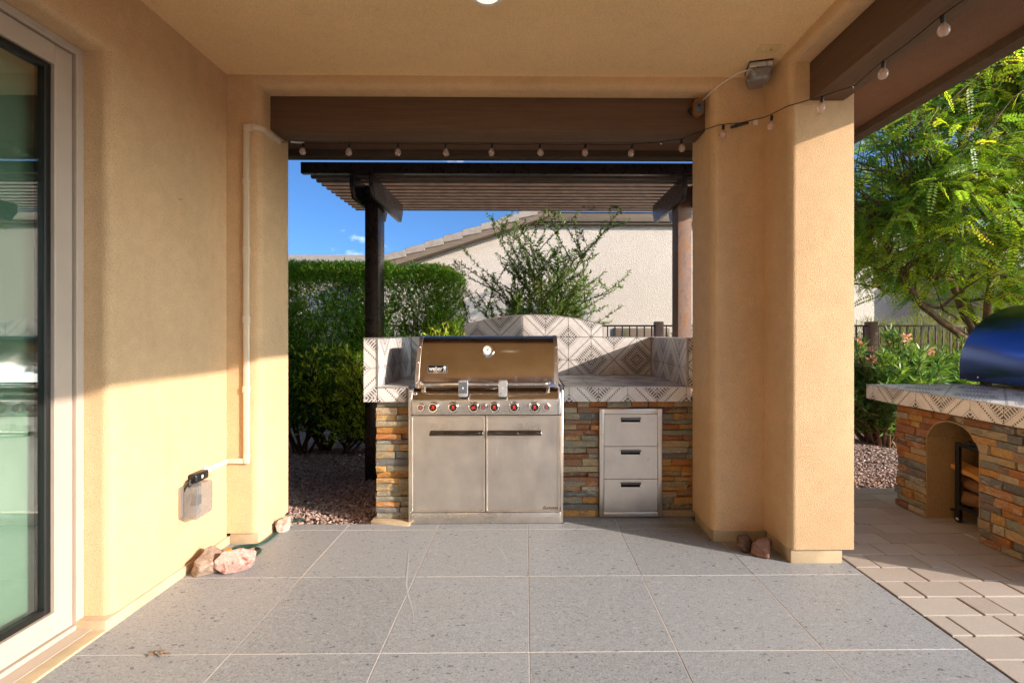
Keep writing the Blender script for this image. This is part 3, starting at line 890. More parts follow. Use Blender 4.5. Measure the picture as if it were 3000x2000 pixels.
def text_on(name, body, size, ext, M4, mat, parent, shear=0, sx=1.0):
    me = tmesh(body, size, ext, shear)
    me.transform(Matrix.Diagonal((sx, 1, 1, 1))); me.transform(M4)
    me.transform(Matrix.Translation(-wl(parent)))
    return link(name, me, mat, parent)
FRONT = lambda x, y, z, tilt=0: Matrix.Translation((x, y, z)) @ Matrix.Rotation(rad(90) - tilt, 4, 'X')
for (xa, xb, hx0, hx1, side) in ((-.787, -.282, -.655, -.292, 1), (-.276, .231, -.262, .105, -1)):
    d = MB()
    z0, z1 = .082, .742; w = .012
    d.box(xa + w, xb - w, 3.262, 3.288, z0 + w, z1 - w)
    d.box(xa, xa + w, 3.256, 3.288, z0, z1).box(xb - w, xb, 3.256, 3.288, z0, z1).box(xa + w, xb - w, 3.256, 3.288, z0, z0 + w).box(xa + w, xb - w, 3.256, 3.288, z1 - w, z1)
    do = obj('door', d, M['steelv'], gr, bevel=.0015, seg=1)
    h = MB()
    prof = [(3.2615, .640), (3.236, .636), (3.220, .624), (3.218, .614), (3.224, .610), (3.2615, .612)]
    h.prism(prof, YZ, hx0, hx1)
    obj('handle', h, M['pull'], do, bevel=.002, seg=1)
    c0 = hx0 + .2 if side > 0 else hx0; c1 = hx1 if side > 0 else hx0 + .13
    obj('handle_cup', MB().prism([(3.2614, .609), (3.236, .6085), (3.245, .598), (3.2614, .595)], YZ, c0, c1), M['white'], do, bevel=.001, seg=1)
    obj('handle_recess', B(hx0, hx1, 3.2610, 3.2625, .642, .690), M['steel'], do, smooth=0)
    if side < 0:
        text_on('badge', 'Summit', .030, .0015, FRONT(.166, 3.2605, .108), M['black'], do, .45, 1.22)
obj('centre_gap', B(-.2815, -.2765, 3.275, 3.29, .085, .74), M['dark'], gr, smooth=0)
# control panel with side caps
cp = MB().prism([(3.238, .750), (3.226, .852), (3.232, .860), (3.30, .860), (3.30, .750)], YZ, -.772, .216)
obj('control_panel', cp, M['steel'], gr, bevel=.003)
for xa, xb in ((-.792, -.7725), (.2165, .236)):
    c = MB().prism([(3.244, .750), (3.230, .862), (3.250, .905), (3.325, .940), (3.325, .750)], YZ, xa, xb)
    obj('panel_cap', c, M['silver'], gr, bevel=.006, seg=3)
# curved heat shield between panel and lid
sp = []
for k in range(9):
    a = k / 8
    sp.append((3.2325 + .085 * a ** 1.3, .861 + .062 * math.sin(a * 1.5) ** 1.2 + .012 * a))
pr = sp + [(b + .012, c - .006) for b, c in sp[::-1]]
obj('heat_shield', MB().prism(pr, YZ, -.772, .216), M['lid'], gr)
for (xa, nsl) in ((-.715, 3), (-.665, 3), (-.60, 2), (-.535, 1), (-.47, 1), (-.35, 2), (-.28, 2), (-.21, 1), (-.075, 2), (0.0, 1), (.06, 1), (.13, 3), (.17, 3)):
    v = MB()
    for k in range(nsl):
        yy = 3.287 - k * .008; zz = .9065 - k * .0062
        v.add([(xa, yy - .0028, zz - .0012), (xa + .036, yy - .0028, zz - .0012), (xa + .036, yy + .001, zz + .0028), (xa, yy + .001, zz + .0028)], [(0, 1, 2, 3)])
    vo = obj('vent_slot', v, M['dark'], gr, smooth=0)
    vo.location.y -= .004; vo.location.z += .0045
# lid
prof = [(3.306, .930), (3.320, 1.00), (3.331, 1.04), (3.344, 1.08), (3.360, 1.12), (3.378, 1.16), (3.395, 1.19), (3.414, 1.22), (3.440, 1.254), (3.465, 1.275), (3.49, 1.285), (3.56, 1.287), (3.85, 1.280), (3.93, 1.255), (3.955, 1.20), (3.965, .935)]
LX0, LX1 = -.768, .222
lid = obj('lid', MB().prism(prof, YZ, LX0, LX1), M['lid'], gr, smooth=25)
for xa, xb in ((LX0 - .004, LX0 + .024), (LX1 - .024, LX1 + .004)):
    pf = [(b - .0032, c + (.003 if i > 8 else 0)) for i, (b, c) in enumerate(prof)]
    inner = [(b + .003, c - .002) for b, c in prof]
    bnd = MB().prism(pf[:13] + inner[:13][::-1], YZ, xa, xb)
    obj('lid_band', bnd, M['steelv'], lid, bevel=.001, seg=1)
    for (yy, zz) in ((3.309, .962), (3.348, 1.10), (3.402, 1.207)):
        obj('bolt', MB().lathe([(0, 0), (.006, 0), (.006, .004), (.0035, .006), (0, .006)], ((xa + xb) / 2, yy, zz), (0, -1, .35), 10), M['chrome'], lid)
def lidy(z): 
    for (a, b), (c, d) in zip(prof, prof[1:]):
        if b <= z <= d: return a + (c - a) * (z - b) / (d - b)
    return 3.4
# thermometer
tz = 1.178; ty = lidy(tz); tn = Vector((0, -1, .38)).normalized(); tcn = Vector((-.270, ty, tz))
th = obj('thermometer', MB().lathe([(0, -.004), (.048, -.004), (.048, .012), (.043, .022), (.034, .024), (.033, .017), (0, .017)], tcn, tn, 28), M['chrome'], lid)
obj('dial', MB().lathe([(0, .0172), (.0325, .0172), (.0325, .0178), (0, .0178)], tcn, tn, 24), M['white'], th, smooth=0)
nb = tcn + tn * .0185
obj('needle', MB().tube([nb + Vector((-.004, 0, -.014)), nb + Vector((.004, 0, .018))], .0014, 5), M['black'], th)
# brand plate on the lid
bz = 1.058; by = lidy(bz); bt = math.atan2(.10, .45)
pl = obj('nameplate', MB().prism([(-.685, 1.029), (-.552, 1.029), (-.548, 1.034), (-.548, 1.082), (-.552, 1.087), (-.685, 1.087), (-.689, 1.082), (-.689, 1.034)],
         lambda a, b, d: (a, lidy(b) - d, b), -.002, .006), M['chrome'], lid, bevel=.002, seg=2)
obj('plate_field', MB().prism([(-.683, 1.035), (-.554, 1.035), (-.554, 1.081), (-.683, 1.081)], lambda a, b, d: (a, lidy(b) - d, b), .0055, .0066), M['black'], pl, smooth=0)
text_on('lettering', 'weber', .050, .0012, FRONT(-.631, by - .0082, bz - .001, .33), M['white'], pl, 0, .72)
ic = MB().lathe([(0, 0), (.010, 0), (.010, .0015), (0, .0015)], (-.568, by - .0075, bz + .009), (0, -1, .2), 14)
ic.prism([(-.576, 1.037), (-.5735, 1.037), (-.569, 1.056), (-.5672, 1.056), (-.562, 1.037), (-.5595, 1.037), (-.5640, 1.062), (-.572, 1.062)], lambda a, b, d: (a, lidy(b) - d, b), .0068, .0082)
obj('emblem', ic, M['white'], pl, smooth=0)
# lid handle
hz, hy = .962, 3.238
hp = [(-.716, 3.318, .962), (-.716, 3.275, .962)] + [(-.716 + .034 * (1 - math.cos(a)), 3.272 - .034 * math.sin(a), hz) for a in np.linspace(.2, 1.57, 6)]
hp2 = [(.154 - (x + .716), yv, zv) for x, yv, zv in hp[::-1]]
obj('lid_handle', MB().tube(hp + hp2, .0145, 14), M['chrome'], lid, smooth=50)
obj('ignition_button', MB().lathe([(0, 0), (.012, 0), (.012, .012), (.008, .016), (0, .016)], (-.755, 3.262, .890), (0, -1, .5), 12), M['chrome'], gr)
# knobs
def kettle(x, z, s, y, rot=0):
    m = MB(); pts = [(s * .50 * math.cos(a), s * .42 + s * .48 * math.sin(a)) for a in np.linspace(-.9, math.pi + .9, 12)]
    pts += [(-s * .30, s * .0), (-s * .65, -s * .72), (-s * .38, -s * .72), (-s * .14, -s * .22), (s * .14, -s * .22), (s * .38, -s * .72), (s * .65, -s * .72), (s * .30, 0)]
    c, sn = math.cos(rot), math.sin(rot)
    pts = [(x + a * c - b * sn, z + a * sn + b * c) for a, b in pts]
    return m.prism(pts, XZ, y, y - .0012)
kz = .804
for (x, big, rot) in ((-.709, 0, 0), (-.626, 1, -.15), (-.491, 1, 0), (-.352, 1, 1.9), (-.287, 0, 2.6), (-.213, 1, 0), (-.080, 1, 0), (.059, 1, .05), (.139, 0, 3.14)):
    r = .0345 if big else .0255
    yb = 3.2325
    k = obj('knob', MB().lathe([(0, 0), (r * 1.12, 0), (r * 1.12, .006), (r, .010), (r * .96, .028), (r * .86, .034), (r * .74, .034), (r * .72, .030), (0, .030)], (x, yb, kz), (0, -1, .03), 26), M['chrome'], gr, smooth=40)
    obj('knob_face', MB().lathe([(0, .0302), (r * .71, .0302), (r * .70, .0312), (0, .0314)], (x, yb, kz + .0005), (0, -1, .03), 22), M['black'] if big else M['ledgrey'], k, smooth=30)
    obj('knob_mark', kettle(x, kz + .0015, r * .50 if big else r * .42, yb - .0315, rot), M['red'], k, smooth=0)

# handle lights
for i, (xa, xb, mk, lab) in enumerate(((-.454, -.392, 'ledgrey', 'dark grey clip lamp on the grill handle near the lid emblem'), (-.186, -.126, 'silver', 'pale silver clip lamp on the grill handle below the thermometer'))):
    e = empty('handle_lamp', ((xa + xb) / 2, 3.21, .877), lab, 'lamp', 'clip lamps on the grill handle')
    b_ = MB().prism([(xa, .884), (xa + .006, .877), (xb - .006, .877), (xb, .884), (xb, .986), (xa, .986)], XZ, 3.196, 3.2225)
    obj('lamp_body', b_, M['silver'], e, bevel=.003)
    obj('lens', B(xa + .004, xb - .004, 3.1945, 3.197, .902, .978), M[mk], e, smooth=0)
    obj('clip', MB().box(xa + .004, xb - .004, 3.2225, 3.262, .9775, .985).box(xa + .004, xb - .004, 3.2545, 3.262, .93, .9775), M['silver'], e, smooth=0)
    obj('lamp_mark', kettle((xa + xb) / 2, .936, .009, 3.1944, 0), M['white'], e, smooth=0)

# ================================================================== PERGOLA behind the island
pg = empty('pergola', (-.04, 4.6, -.05), 'dark brown steel pergola with slatted top over the barbecue', 'pergola', kind='thing')
def post(x0, x1, y0, y1, mat):
    return MB().box(x0, x1, y0, y1, -.06, 2.66)
obj('post', B(-1.478, -1.356, 4.37, 4.57, -.06, 2.66), M['gpost'], pg, bevel=.006, seg=2)
obj('post', B(1.404, 1.53, 4.37, 4.55, -.06, 2.66), M['rust'], pg, label='post with a rusted front face', bevel=.004, seg=2)
def rafter(x0, x1):
    z0, z1 = 2.475, 2.672
    return MB().prism([(4.10, z1), (4.10, z0 + .10), (4.16, z0), (5.03, z0), (5.09, z0 + .10), (5.09, z1)], YZ, x0, x1)
for x0, x1 in ((-1.52, -1.480), (-1.354, -1.314), (1.362, 1.402), (1.532, 1.572)):
    obj('rafter', rafter(x0, x1), M['gpost'], pg, bevel=.003, seg=1)
obj('slat', B(-1.93, 2.02, 4.085, 4.135, 2.674, 2.770), M['gpost'], pg, bevel=.003, seg=1)
for k in range(11):
    y0 = 4.21 + k * .109
    obj('slat', B(-1.90, 2.0, y0, y0 + .036, 2.674, 2.712), M['slat'], pg, bevel=.003, seg=1)

# ================================================================== FENCE
fe = empty('iron_fence', (0, 7.5, -.05), 'brown iron picket fence along the back of the yard', 'fence', kind='thing')
obj('rail', MB().box(-7, 9.2, 7.485, 7.515, 1.405, 1.432), M['iron'], fe, smooth=0)
obj('rail', MB().box(-7, 9.2, 7.485, 7.515, .12, .147), M['iron'], fe, smooth=0)
pm = None
x = -5.0
while x < 8.6:
    if pm is None:
        pk = obj('picket', MB().box(x - .009, x + .009, 7.491, 7.509, -.02, 1.4045), M['iron'], fe, smooth=0); pm = pk; x0p = x
    else:
        c = pm.copy(); COL.objects.link(c); c.parent = fe; c.location.x = x - x0p
    x += .1165
for x in (-4.44, -1.2, 2.1, 5.49, 8.65):
    obj('fence_post', MB().box(x - .065, x + .065, 7.43, 7.57, -.06, 1.485), M['ironpost'], fe, bevel=.012, seg=2)

# ================================================================== NEIGHBOUR HOUSE
nh = empty('neighbour_house', (0, 11, -.06), 'white stucco neighbouring house with grey tiled rake and brown trim', 'house', kind='thing')
YN = 11.0
def rk(x): return 2.907 + (x + 3.30) * .322
wallp = [(-3.9, -.06), (8.2, -.06), (8.2, 3.9), (-.1, 3.9), (-3.9, 2.62)]
obj('wall', MB().prism(wallp, XZ, YN + .1, YN + .4), M['nwall'], nh, smooth=0)
obj('wall', B(-9.5, -3.95, YN + .8, YN + 1.1, -.06, 2.80), M['nwall'], nh, smooth=0)
obj('rake_board', MB().prism([(-3.9, rk(-3.9) - .20), (.55, rk(.55) - .20), (.55, rk(.55) - .02), (-3.9, rk(-3.9) - .02)], XZ, YN - .32, YN - .27), M['nwood'], nh, smooth=0)
obj('rake_soffit', MB().prism([(-3.9, rk(-3.9) - .18), (.55, rk(.55) - .18), (.55, rk(.55) - .12), (-3.9, rk(-3.9) - .12)], XZ, YN - .27, YN + .45), M['nwood'], nh, smooth=0)
tl = .44; x = -3.95; k = 0
while x < .45:
    ln = tl
    a0, a1 = x, x + ln * .97
    p0, p1 = rk(a0) + .005, rk(a1) - .015
    obj('roof_tile', MB().prism([(a0, p0 - .055), (a1, p1 - .055 - .02), (a1, p1 + .075), (a0, p0 + .105)], XZ, YN - .36, YN + .05), M['rooftile'], nh, bevel=.008, seg=1)
    x += ln - .02
obj('eave_board', B(.2, 9.0, YN - .10, YN + .02, 3.865, 4.08), M['nwood'], nh, bevel=.01)
obj('eave_board', B(.2, 9.0, YN - .045, YN + .05, 3.82, 3.863), M['nwood'], nh, smooth=0)
obj('roof_slope', MB().add([(.3, YN - .15, 4.085), (9.2, YN - .15, 4.085), (9.2, YN + 4, 5.2), (.3, YN + 4, 5.2), (.3, YN - .15, 4.12), (9.2, YN - .15, 4.12), (9.2, YN + 4, 5.24), (.3, YN + 4, 5.24)], []) and None or MB().prism([(YN - .15, 4.083), (YN + 4, 5.2), (YN + 4, 5.26), (YN - .15, 4.14)], YZ, .3, 9.2), M['rooftile'], nh, smooth=0)
x = -9.6
while x < -3.95:
    obj('roof_tile', MB().prism([(YN + .55, 2.84), (YN + 1.0, 2.96), (YN + 1.0, 3.02), (YN + .55, 2.90)], YZ, x, x + .40), M['rooftile'], nh, bevel=.01, seg=1)
    x += .41
obj('roof_slope', MB().prism([(YN + .62, 2.80), (YN + 4, 3.7), (YN + 4, 3.76), (YN + .62, 2.838)], YZ, -9.8, -3.95), M['rooftile'], nh, smooth=0)
# low window seen over the fence
wn = obj('window', ring(0, 1, 0, 1, .1, 0, 1) and MB().box(2.05, 3.35, YN + .055, YN + .10, 1.10, 1.42), M['nwood'], nh, bevel=.006)

# second neighbour, seen under the tree
n2 = empty('far_house', (11, 15, -.06), 'pale house with shaded gable wall seen under the green tree', 'house', kind='thing')
obj('wall', MB().prism([(8.0, -.06), (16, -.06), (16, 4.6), (8.0, 4.6)], XZ, 15, 15.4), M['nwall'], n2, smooth=0)
obj('wall', MB().prism([(13.6, -.06), (20, -.06), (20, 2.7), (13.6, 2.7)], XZ, 12.6, 14.95), M['nwall'], n2, smooth=0)
obj('eave_board', B(13.1, 20, 12.0, 12.5, 2.35, 2.62), M['nwood'], n2, smooth=0)
obj('roof_slope', MB().prism([(11.9, 2.63), (14.99, 3.5), (14.99, 3.6), (11.9, 2.72)], YZ, 12.9, 20), M['rooftile'], n2, smooth=0)

# ================================================================== PIZZA ISLAND on the right
pi = empty('oven_island', (3.4, 3.0, 0), 'stone faced oven island with patterned tile top and arched wood store', 'counter', kind='thing')
PX, PY0, PY1, PZ = 2.845, 2.30, 3.60, .785
AY0, AY1, ASP, ATOP = 2.935, 3.335, .575, .722
def arch(z):
    if z < ASP: return (AY0, AY1)
    if z >= ATOP: return None
    hw = (AY1 - AY0) / 2; c = (AY0 + AY1) / 2; h = ATOP - ASP
    rr_ = (hw * hw + h * h) / (2 * h); zc = ATOP - rr_
    w = math.sqrt(max(0, rr_ ** 2 - (z - zc) ** 2)); return (c - w, c + w)
# core around the arch
cpts = [(PY0, 0), (AY0, 0), (AY0, ASP)] + [(arch(z)[0], z) for z in np.linspace(ASP + .01, ATOP - .002, 9)] + [(arch(z)[1], z) for z in np.linspace(ATOP - .002, ASP + .01, 9)] + [(AY1, ASP), (AY1, 0), (PY1 - .02, 0), (PY1 - .02, PZ), (PY0, PZ)]
obj('core', MB().prism(cpts, YZ, PX + .004, 3.95), M['mortar'], pi, smooth=0)
# stucco lining of the wood store
lin = []
path = [(AY0, 0), (AY0, ASP)] + [(arch(z)[0], z) for z in np.linspace(ASP + .01, ATOP - .003, 9)] + [(arch(z)[1], z) for z in np.linspace(ATOP - .003, ASP + .01, 9)] + [(AY1, ASP), (AY1, 0)]
cy = (AY0 + AY1) / 2
inn = [(cy + (a - cy) * .965, b - (.008 if b > ASP else 0)) for a, b in path]
obj('store_lining', MB().prism(path + inn[::-1], YZ, PX - .012, 3.70), M['ocher'], pi, smooth=40)
obj('store_back', B(3.66, 3.70, AY0 + .01, AY1 - .01, 0, ATOP - .02), M['ocher'], pi, smooth=0)
FX = lambda u, v, d: (PX - d, u, v)
ledger_face(pi, FX, PY0, PY1, .004, PZ, arch, 21, .07, .21, 1.18)
FN = lambda u, v, d: (u, PY1 - .022 + d, v)
FN2 = lambda u, v, d: (u, PY0 - d, v)
ledger_face(pi, FN2, PX, 3.95, .004, PZ, None, 29, .12, .30, 1.18)
ledger_face(pi, FN, PX + .0, 3.95, .004, PZ, None, 23, .12, .34)
SX, SY0, SY1, SZ0, SZ1 = 2.725, 2.24, 3.775, .785, .897
obj('counter_slab', B(SX + .009, 4.3, SY0, SY1 - .009, SZ0, SZ1 - .009), M['pgrout'], pi, smooth=0)
FX2 = lambda u, v, d: (SX + .009 - d, u, v)
tiles(pi, FX2, SY0, SY1 - .001, SZ0, SZ1 - .005, SY1 - S * 8 - .07, SZ0 - .05, None, 0, 0)
FY2 = lambda u, v, d: (u, SY1 - .009 + d, v)
tiles(pi, FY2, SX, 4.3, SZ0, SZ1 - .005, SX, SZ0 - .05, None, 0, 0)
FT2 = lambda u, v, d: (u, v, SZ1 - .009 + d)
tiles(pi, FT2, SX + .006, 4.28, SY0, SY1 - .006, SX + .02, SY1 - S * 8 - .07, None, 0, 0)
obj('edge_trim', MB().box(SX - .002, SX + .006, SY0, SY1 + .001, SZ1 - .005, SZ1 + .001).box(SX + .0065, 4.3, SY1 - .007, SY1 + .001, SZ1 - .005, SZ1 + .001), M['alu'], pi, smooth=0)

# barrel grill on it
ov = empty('barrel_oven', (3.95, 3.2, .905), 'glossy dark blue black barrel shaped oven on the tiled counter', 'oven', kind='thing')
OX, OY0, OY1, OZ = 3.50, 2.55, 3.80, .938
pf = [(OX, OZ), (OX, OZ + .10)]
for a in np.linspace(0, math.pi / 2, 15)[1:]:
    pf.append((OX + .56 * (1 - math.cos(a)), OZ + .10 + .50 * math.sin(a)))
pf += [(OX + .56 + .56 * math.sin(a), OZ + .10 + .50 * math.cos(a)) for a in np.linspace(0, math.pi / 2, 12)[1:]]
pf.append((OX + 1.12, OZ))
obj('hood', MB().prism(pf, lambda a, b, d: (a, d, b), OY0, OY1), M['sky_blue_gloss'], ov, smooth=30, bevel=.004, seg=2)
obj('base_plate', B(OX + .03, OX + 1.10, OY0 + .03, OY1 - .03, OZ - .012, OZ - .001), M['blackmetal'], ov, smooth=0)
for (x, y) in ((OX + .12, OY1 - .10), (OX + .12, OY0 + .12), (OX + .95, OY1 - .10), (OX + .95, OY0 + .12)):
    obj('foot', B(x - .025, x + .025, y - .025, y + .025, SZ1 + .0005, OZ - .0125), M['blackmetal'], ov, smooth=0)
for y in (OY1 - .16, OY1 - .62):
    obj('bolt', MB().lathe([(0, 0), (.007, 0), (.007, .004), (0, .006)], (OX, y, OZ + .025), (-1, 0, 0), 8), M['chrome'], ov)

# firewood rack
rk_ = empty('firewood_rack', (3.15, 3.12, 0), 'black steel firewood rack on casters inside the arched store', 'rack', kind='thing')
fr = MB()
t2 = .013
RY0, RY1 = 2.97, 3.262
for xx in (2.985, 3.46):
    fr.box(xx - t2, xx + t2, RY1 - .026, RY1, .095, .553).box(xx - t2, xx + t2, RY0, RY0 + .026, .095, .553)
    fr.box(xx - t2, xx + t2, RY0 + .0262, RY1 - .0262, .528, .5528).box(xx - t2, xx + t2, RY0 + .0262, RY1 - .0262, .1, .1262)
fr.box(2.9985, 3.4465, RY1 - .026, RY1, .1, .1262).box(2.9985, 3.4465, RY0, RY0 + .026, .1, .1262).box(2.9985, 3.4465, 3.10, 3.126, .1, .1262)
obj('rack_frame', fr, M['blackmetal'], rk_, bevel=.002, seg=1)
for (x, y) in ((2.985, RY1 - .013), (2.985, RY0 + .013), (3.46, RY1 - .013), (3.46, RY0 + .013)):
    c = obj('caster', MB().box(x - .011, x - .008, y - .02, y + .02, .035, .0945).box(x + .008, x + .011, y - .02, y + .02, .035, .0945).box(x - .008, x + .008, y - .02, y + .02, .08, .0945).box(x - .008, x + .008, y + .02, y + .055, .070, .078), M['blackmetal'], rk_, smooth=0)
    obj('wheel', MB().lathe([(0, -.007), (.016, -.007), (.028, -.006), (.0295, 0), (.028, .006), (.016, .007), (0, .007)], (x, y, .0295), (1, 0, 0), 18), M['black'], c)
    obj('wheel_hub', MB().lathe([(0, -.0085), (.011, -.0085), (.011, .0085), (0, .0085)], (x, y, .0295), (1, 0, 0), 12), M['white'], c)
obj('rack_hook', MB().tube([(2.97, 3.14, .565), (2.97, 3.10, .575), (2.972, 3.06, .566)], .011, 8).lathe([(0, -.012), (.016, -.012), (.018, 0), (.016, .012), (0, .012)], (2.97, 3.155, .57), (1, .3, 0), 12), M['blackmetal'], rk_)
def log(y0, y1, x, z, r, seed, split=False):
    rr = random.Random(seed); n = 16; ns = 9; m = MB(); vs = []
    for i in range(ns):
        yy = y0 + (y1 - y0) * i / (ns - 1); cx = x + .010 * math.sin(i * 1.3 + seed); cz = z
        for k in range(n):
            a = 2 * math.pi * k / n
            q = r * (1 + .10 * math.sin(3 * a + seed) + rr.uniform(-.05, .05))
            px, pz = math.cos(a) * q, math.sin(a) * q
            if split: pz = max(-r * .45, min(pz, r * .35 + px * .25))
            vs.append((cx + px, yy, cz + pz))
    fs = [(i * n + k, i * n + (k + 1) % n, (i + 1) * n + (k + 1) % n, (i + 1) * n + k) for i in range(ns - 1) for k in range(n)]
    fs += [tuple(range(n - 1, -1, -1)), tuple(range((ns - 1) * n, ns * n))]
    m.add(vs, fs); return m
def tilt_y(mb, yc, sl):
    mb.v = [(x, y, z + (y - yc) * sl) for x, y, z in mb.v]; return mb
gl = 'firewood logs lying in the rack'
obj('firewood_log', tilt_y(log(2.95, 3.305, 3.045, .172, .045, 3), 3.1, -.03), M['logbark'], None, 'round bark covered log at the bottom of the firewood rack', 'log', gl)
obj('firewood_log', tilt_y(log(2.94, 3.29, 3.052, .262, .043, 5), 3.1, .02), M['logbark'], None, 'bark covered log lying under the split orange piece', 'log', gl)
obj('firewood_log', tilt_y(log(2.95, 3.32, 3.05, .335, .055, 8, True), 3.1, .20), M['cutwood'], None, 'split orange pine piece on top of the logs', 'log', gl)
obj('firewood_log', log(2.96, 3.26, 3.18, .19, .05, 11), M['logbark'], None, 'dark log deeper in the rack behind the front logs', 'log', gl)
obj('firewood_log', log(2.97, 3.27, 3.18, .30, .055, 13), M['logbark'], None, 'dark log topping the rear pile in the rack', 'log', gl)

# ================================================================== CONDUIT, OUTLETS, CAMERA
rc = empty('cable_raceway', (-1.73, 2.93, .5), 'cream cable raceway climbing the wall corner to the beam', 'raceway', kind='thing')
w = .0155; d = .020
zb, zt, xr = .521, 2.577, -1.722
obj('channel', B(-1.8495, -1.8495 + d, 2.745, 2.9345, zb - w, zb + w), M['race'], rc, bevel=.003)
obj('channel', B(-1.849, xr - w, 2.955 - d, 2.9546, zb - w, zb + w), M['race'], rc, bevel=.003)
zs = [zb - w, .96, 1.39, 1.815, 2.235, zt + w]
for a, b_ in zip(zs, zs[1:]):
    obj('channel', B(xr - w + .0005, xr + w, 2.955 - d, 2.9546, a + .0005, b_ - .0005), M['race'], rc, bevel=.003)
for zz in zs[1:-1]:
    obj('coupler', B(xr - w - .0035, xr + w + .0035, 2.955 - d - .003, 2.9546, zz - .020, zz + .020), M['race'], rc, bevel=.002)
obj('elbow', B(xr - w - .003, xr + w + .02, 2.955 - d - .003, 2.9546, zt - .028, zt + w + .004), M['race'], rc, bevel=.010, seg=3)
obj('elbow', B(xr - w - .002, xr + w + .003, 2.955 - d - .003, 2.9546, zb - w - .004, zb + .045), M['race'], rc, bevel=.008, seg=3)
obj('channel', MB().prism([(xr + w + .02, 2.955 - d), (-1.668, 2.955 - d), (-1.668 + .034, 2.99), (-1.635, 3.185), (-1.6475, 3.185), (-1.6485, 2.99), (-1.69, 2.954), (xr + w + .02, 2.9545)], XY, zt - w, zt + w), M['race'], rc, bevel=.002, seg=1)

ou = empty('outlet_cover', (-1.80, 2.61, .29), 'clear bubble cover over the outlet low on the sunlit wall', 'outlet', 'weatherproof outlet covers')
obj('back_plate', B(-1.8505, -1.828, 2.545, 2.682, .315, .485), M['clearbox'], ou, bevel=.006)
bub = MB().prism([(2.552, .310), (2.675, .318), (2.682, .330), (2.682, .478), (2.672, .490), (2.560, .482), (2.552, .474)], YZ, -1.8275, -1.755)
obj('bubble', bub, M['clearbox'], ou, bevel=.02, seg=4)
obj('plug', MB().box(-1.825, -1.79, 2.60, 2.64, .37, .42).tube([(-1.80, 2.62, .42), (-1.79, 2.60, .45), (-1.80, 2.575, .44), (-1.80, 2.56, .40)], .005, 6), M['black'], ou)
ad = empty('plug_adapter', (-1.82, 2.66, .49), 'black smart plug with a white button above the clear outlet cover', 'smart plug')
obj('adapter_body', B(-1.849, -1.800, 2.612, 2.722, .485, .535), M['black'], ad, bevel=.012, seg=3)
obj('button', B(-1.8, -1.7985, 2.655, 2.668, .503, .520), M['white'], ad, smooth=0)
obj('cord', MB().tube([(-1.822, 2.613, .510), (-1.815, 2.585, .512), (-1.812, 2.572, .49), (-1.815, 2.585, .470), (-1.82, 2.60, .462)], .006, 8).tube([(-1.822, 2.613, .500), (-1.818, 2.575, .498), (-1.818, 2.553, .480), (-1.822, 2.556, .46)], .004, 8), M['black'], ad)
obj('white_clip', MB().box(-1.845, -1.82, 2.7225, 2.7445, .497, .527).box(-1.845, -1.835, 2.738, 2.744, .527, .55), M['white'], ad, smooth=0)

# ceiling fixtures
cl = empty('ceiling_light', (-.185, 2.20, 2.89), 'round recessed ceiling light with pale trim', 'ceiling light')
obj('trim_ring', MB().lathe([(.072, -.012), (.082, -.010), (.089, .002), (.089, .0032), (.072, .0032)], (-.185, 2.225, 2.9), (0, 0, 1), 32), M['white'], cl)
t = NT('light_diffuser')
lm = t.done(t.pr((.92, .88, .74), .6, **{'Emission Color': (1, .88, .66, 1), 'Emission Strength': .30}))
obj('diffuser', MB().lathe([(0, -.016), (.050, -.0145), (.0715, -.010), (.0715, .0030), (0, .0030)], (-.185, 2.225, 2.9), (0, 0, 1), 28), lm, cl)
pz = 2.903
bp = empty('blank_plate', (1.36, 2.65, 2.9), 'yellow blank cover plate screwed to the ceiling corner', 'cover plate')
obj('plate', B(1.302, 1.418, 2.615, 2.690, 2.898, 2.9029), M['cream'], bp, bevel=.002)
for x, mt in ((1.336, 'white'), (1.376, 'brass')):
    obj('screw', MB().lathe([(0, 0), (.006, 0), (.006, .004), (0, .005)], (x, 2.652, 2.898), (0, 0, -1), 10), M[mt], bp)
cb = empty('outlet_cover', (1.40, 2.83, 2.80), 'grey translucent outlet cover hanging from the ceiling corner', 'outlet', 'weatherproof outlet covers')
rotb = lambda a, b, c: tuple(Vector((1.395, 2.835, 0)) + Matrix.Rotation(rad(-14), 3, 'Z') @ Vector((a, b, 0)) + Vector((0, 0, c)))
def rbox(x0, x1, y0, y1, z0, z1, tp=1.0):
    m = MB(); vs = []
    for z, s in ((z0, tp), (z1, 1.0)): vs += [rotb(x0 * s, y0 * s, z), rotb(x1 * s, y0 * s, z), rotb(x1 * s, y1 * s, z), rotb(x0 * s, y1 * s, z)]
    m.add(vs, [(0, 3, 2, 1), (4, 5, 6, 7), (0, 1, 5, 4), (1, 2, 6, 5), (2, 3, 7, 6), (3, 0, 4, 7)]); return m
obj('gasket', rbox(-.066, .066, -.078, .078, 2.896, 2.9028), M['black'], cb, bevel=.003)
obj('back_plate', rbox(-.064, .064, -.076, .076, 2.866, 2.8955), M['silver'], cb, bevel=.006)
obj('bubble', rbox(-.066, .066, -.078, .078, 2.795, 2.8655, .78), M['clearbox'], cb, bevel=.018, seg=3)
obj('camera_cable', MB().tube([(1.36, 2.79, 2.83), (1.33, 2.79, 2.862), (1.27, 2.83, 2.862), (1.20, 2.90, 2.835), (1.165, 2.93, 2.812), (1.13, 3.0, 2.79), (1.115, 3.045, 2.785)], .0028, 6), M['white'], None, 'thin white cable from the ceiling cover to the small camera', 'cable')

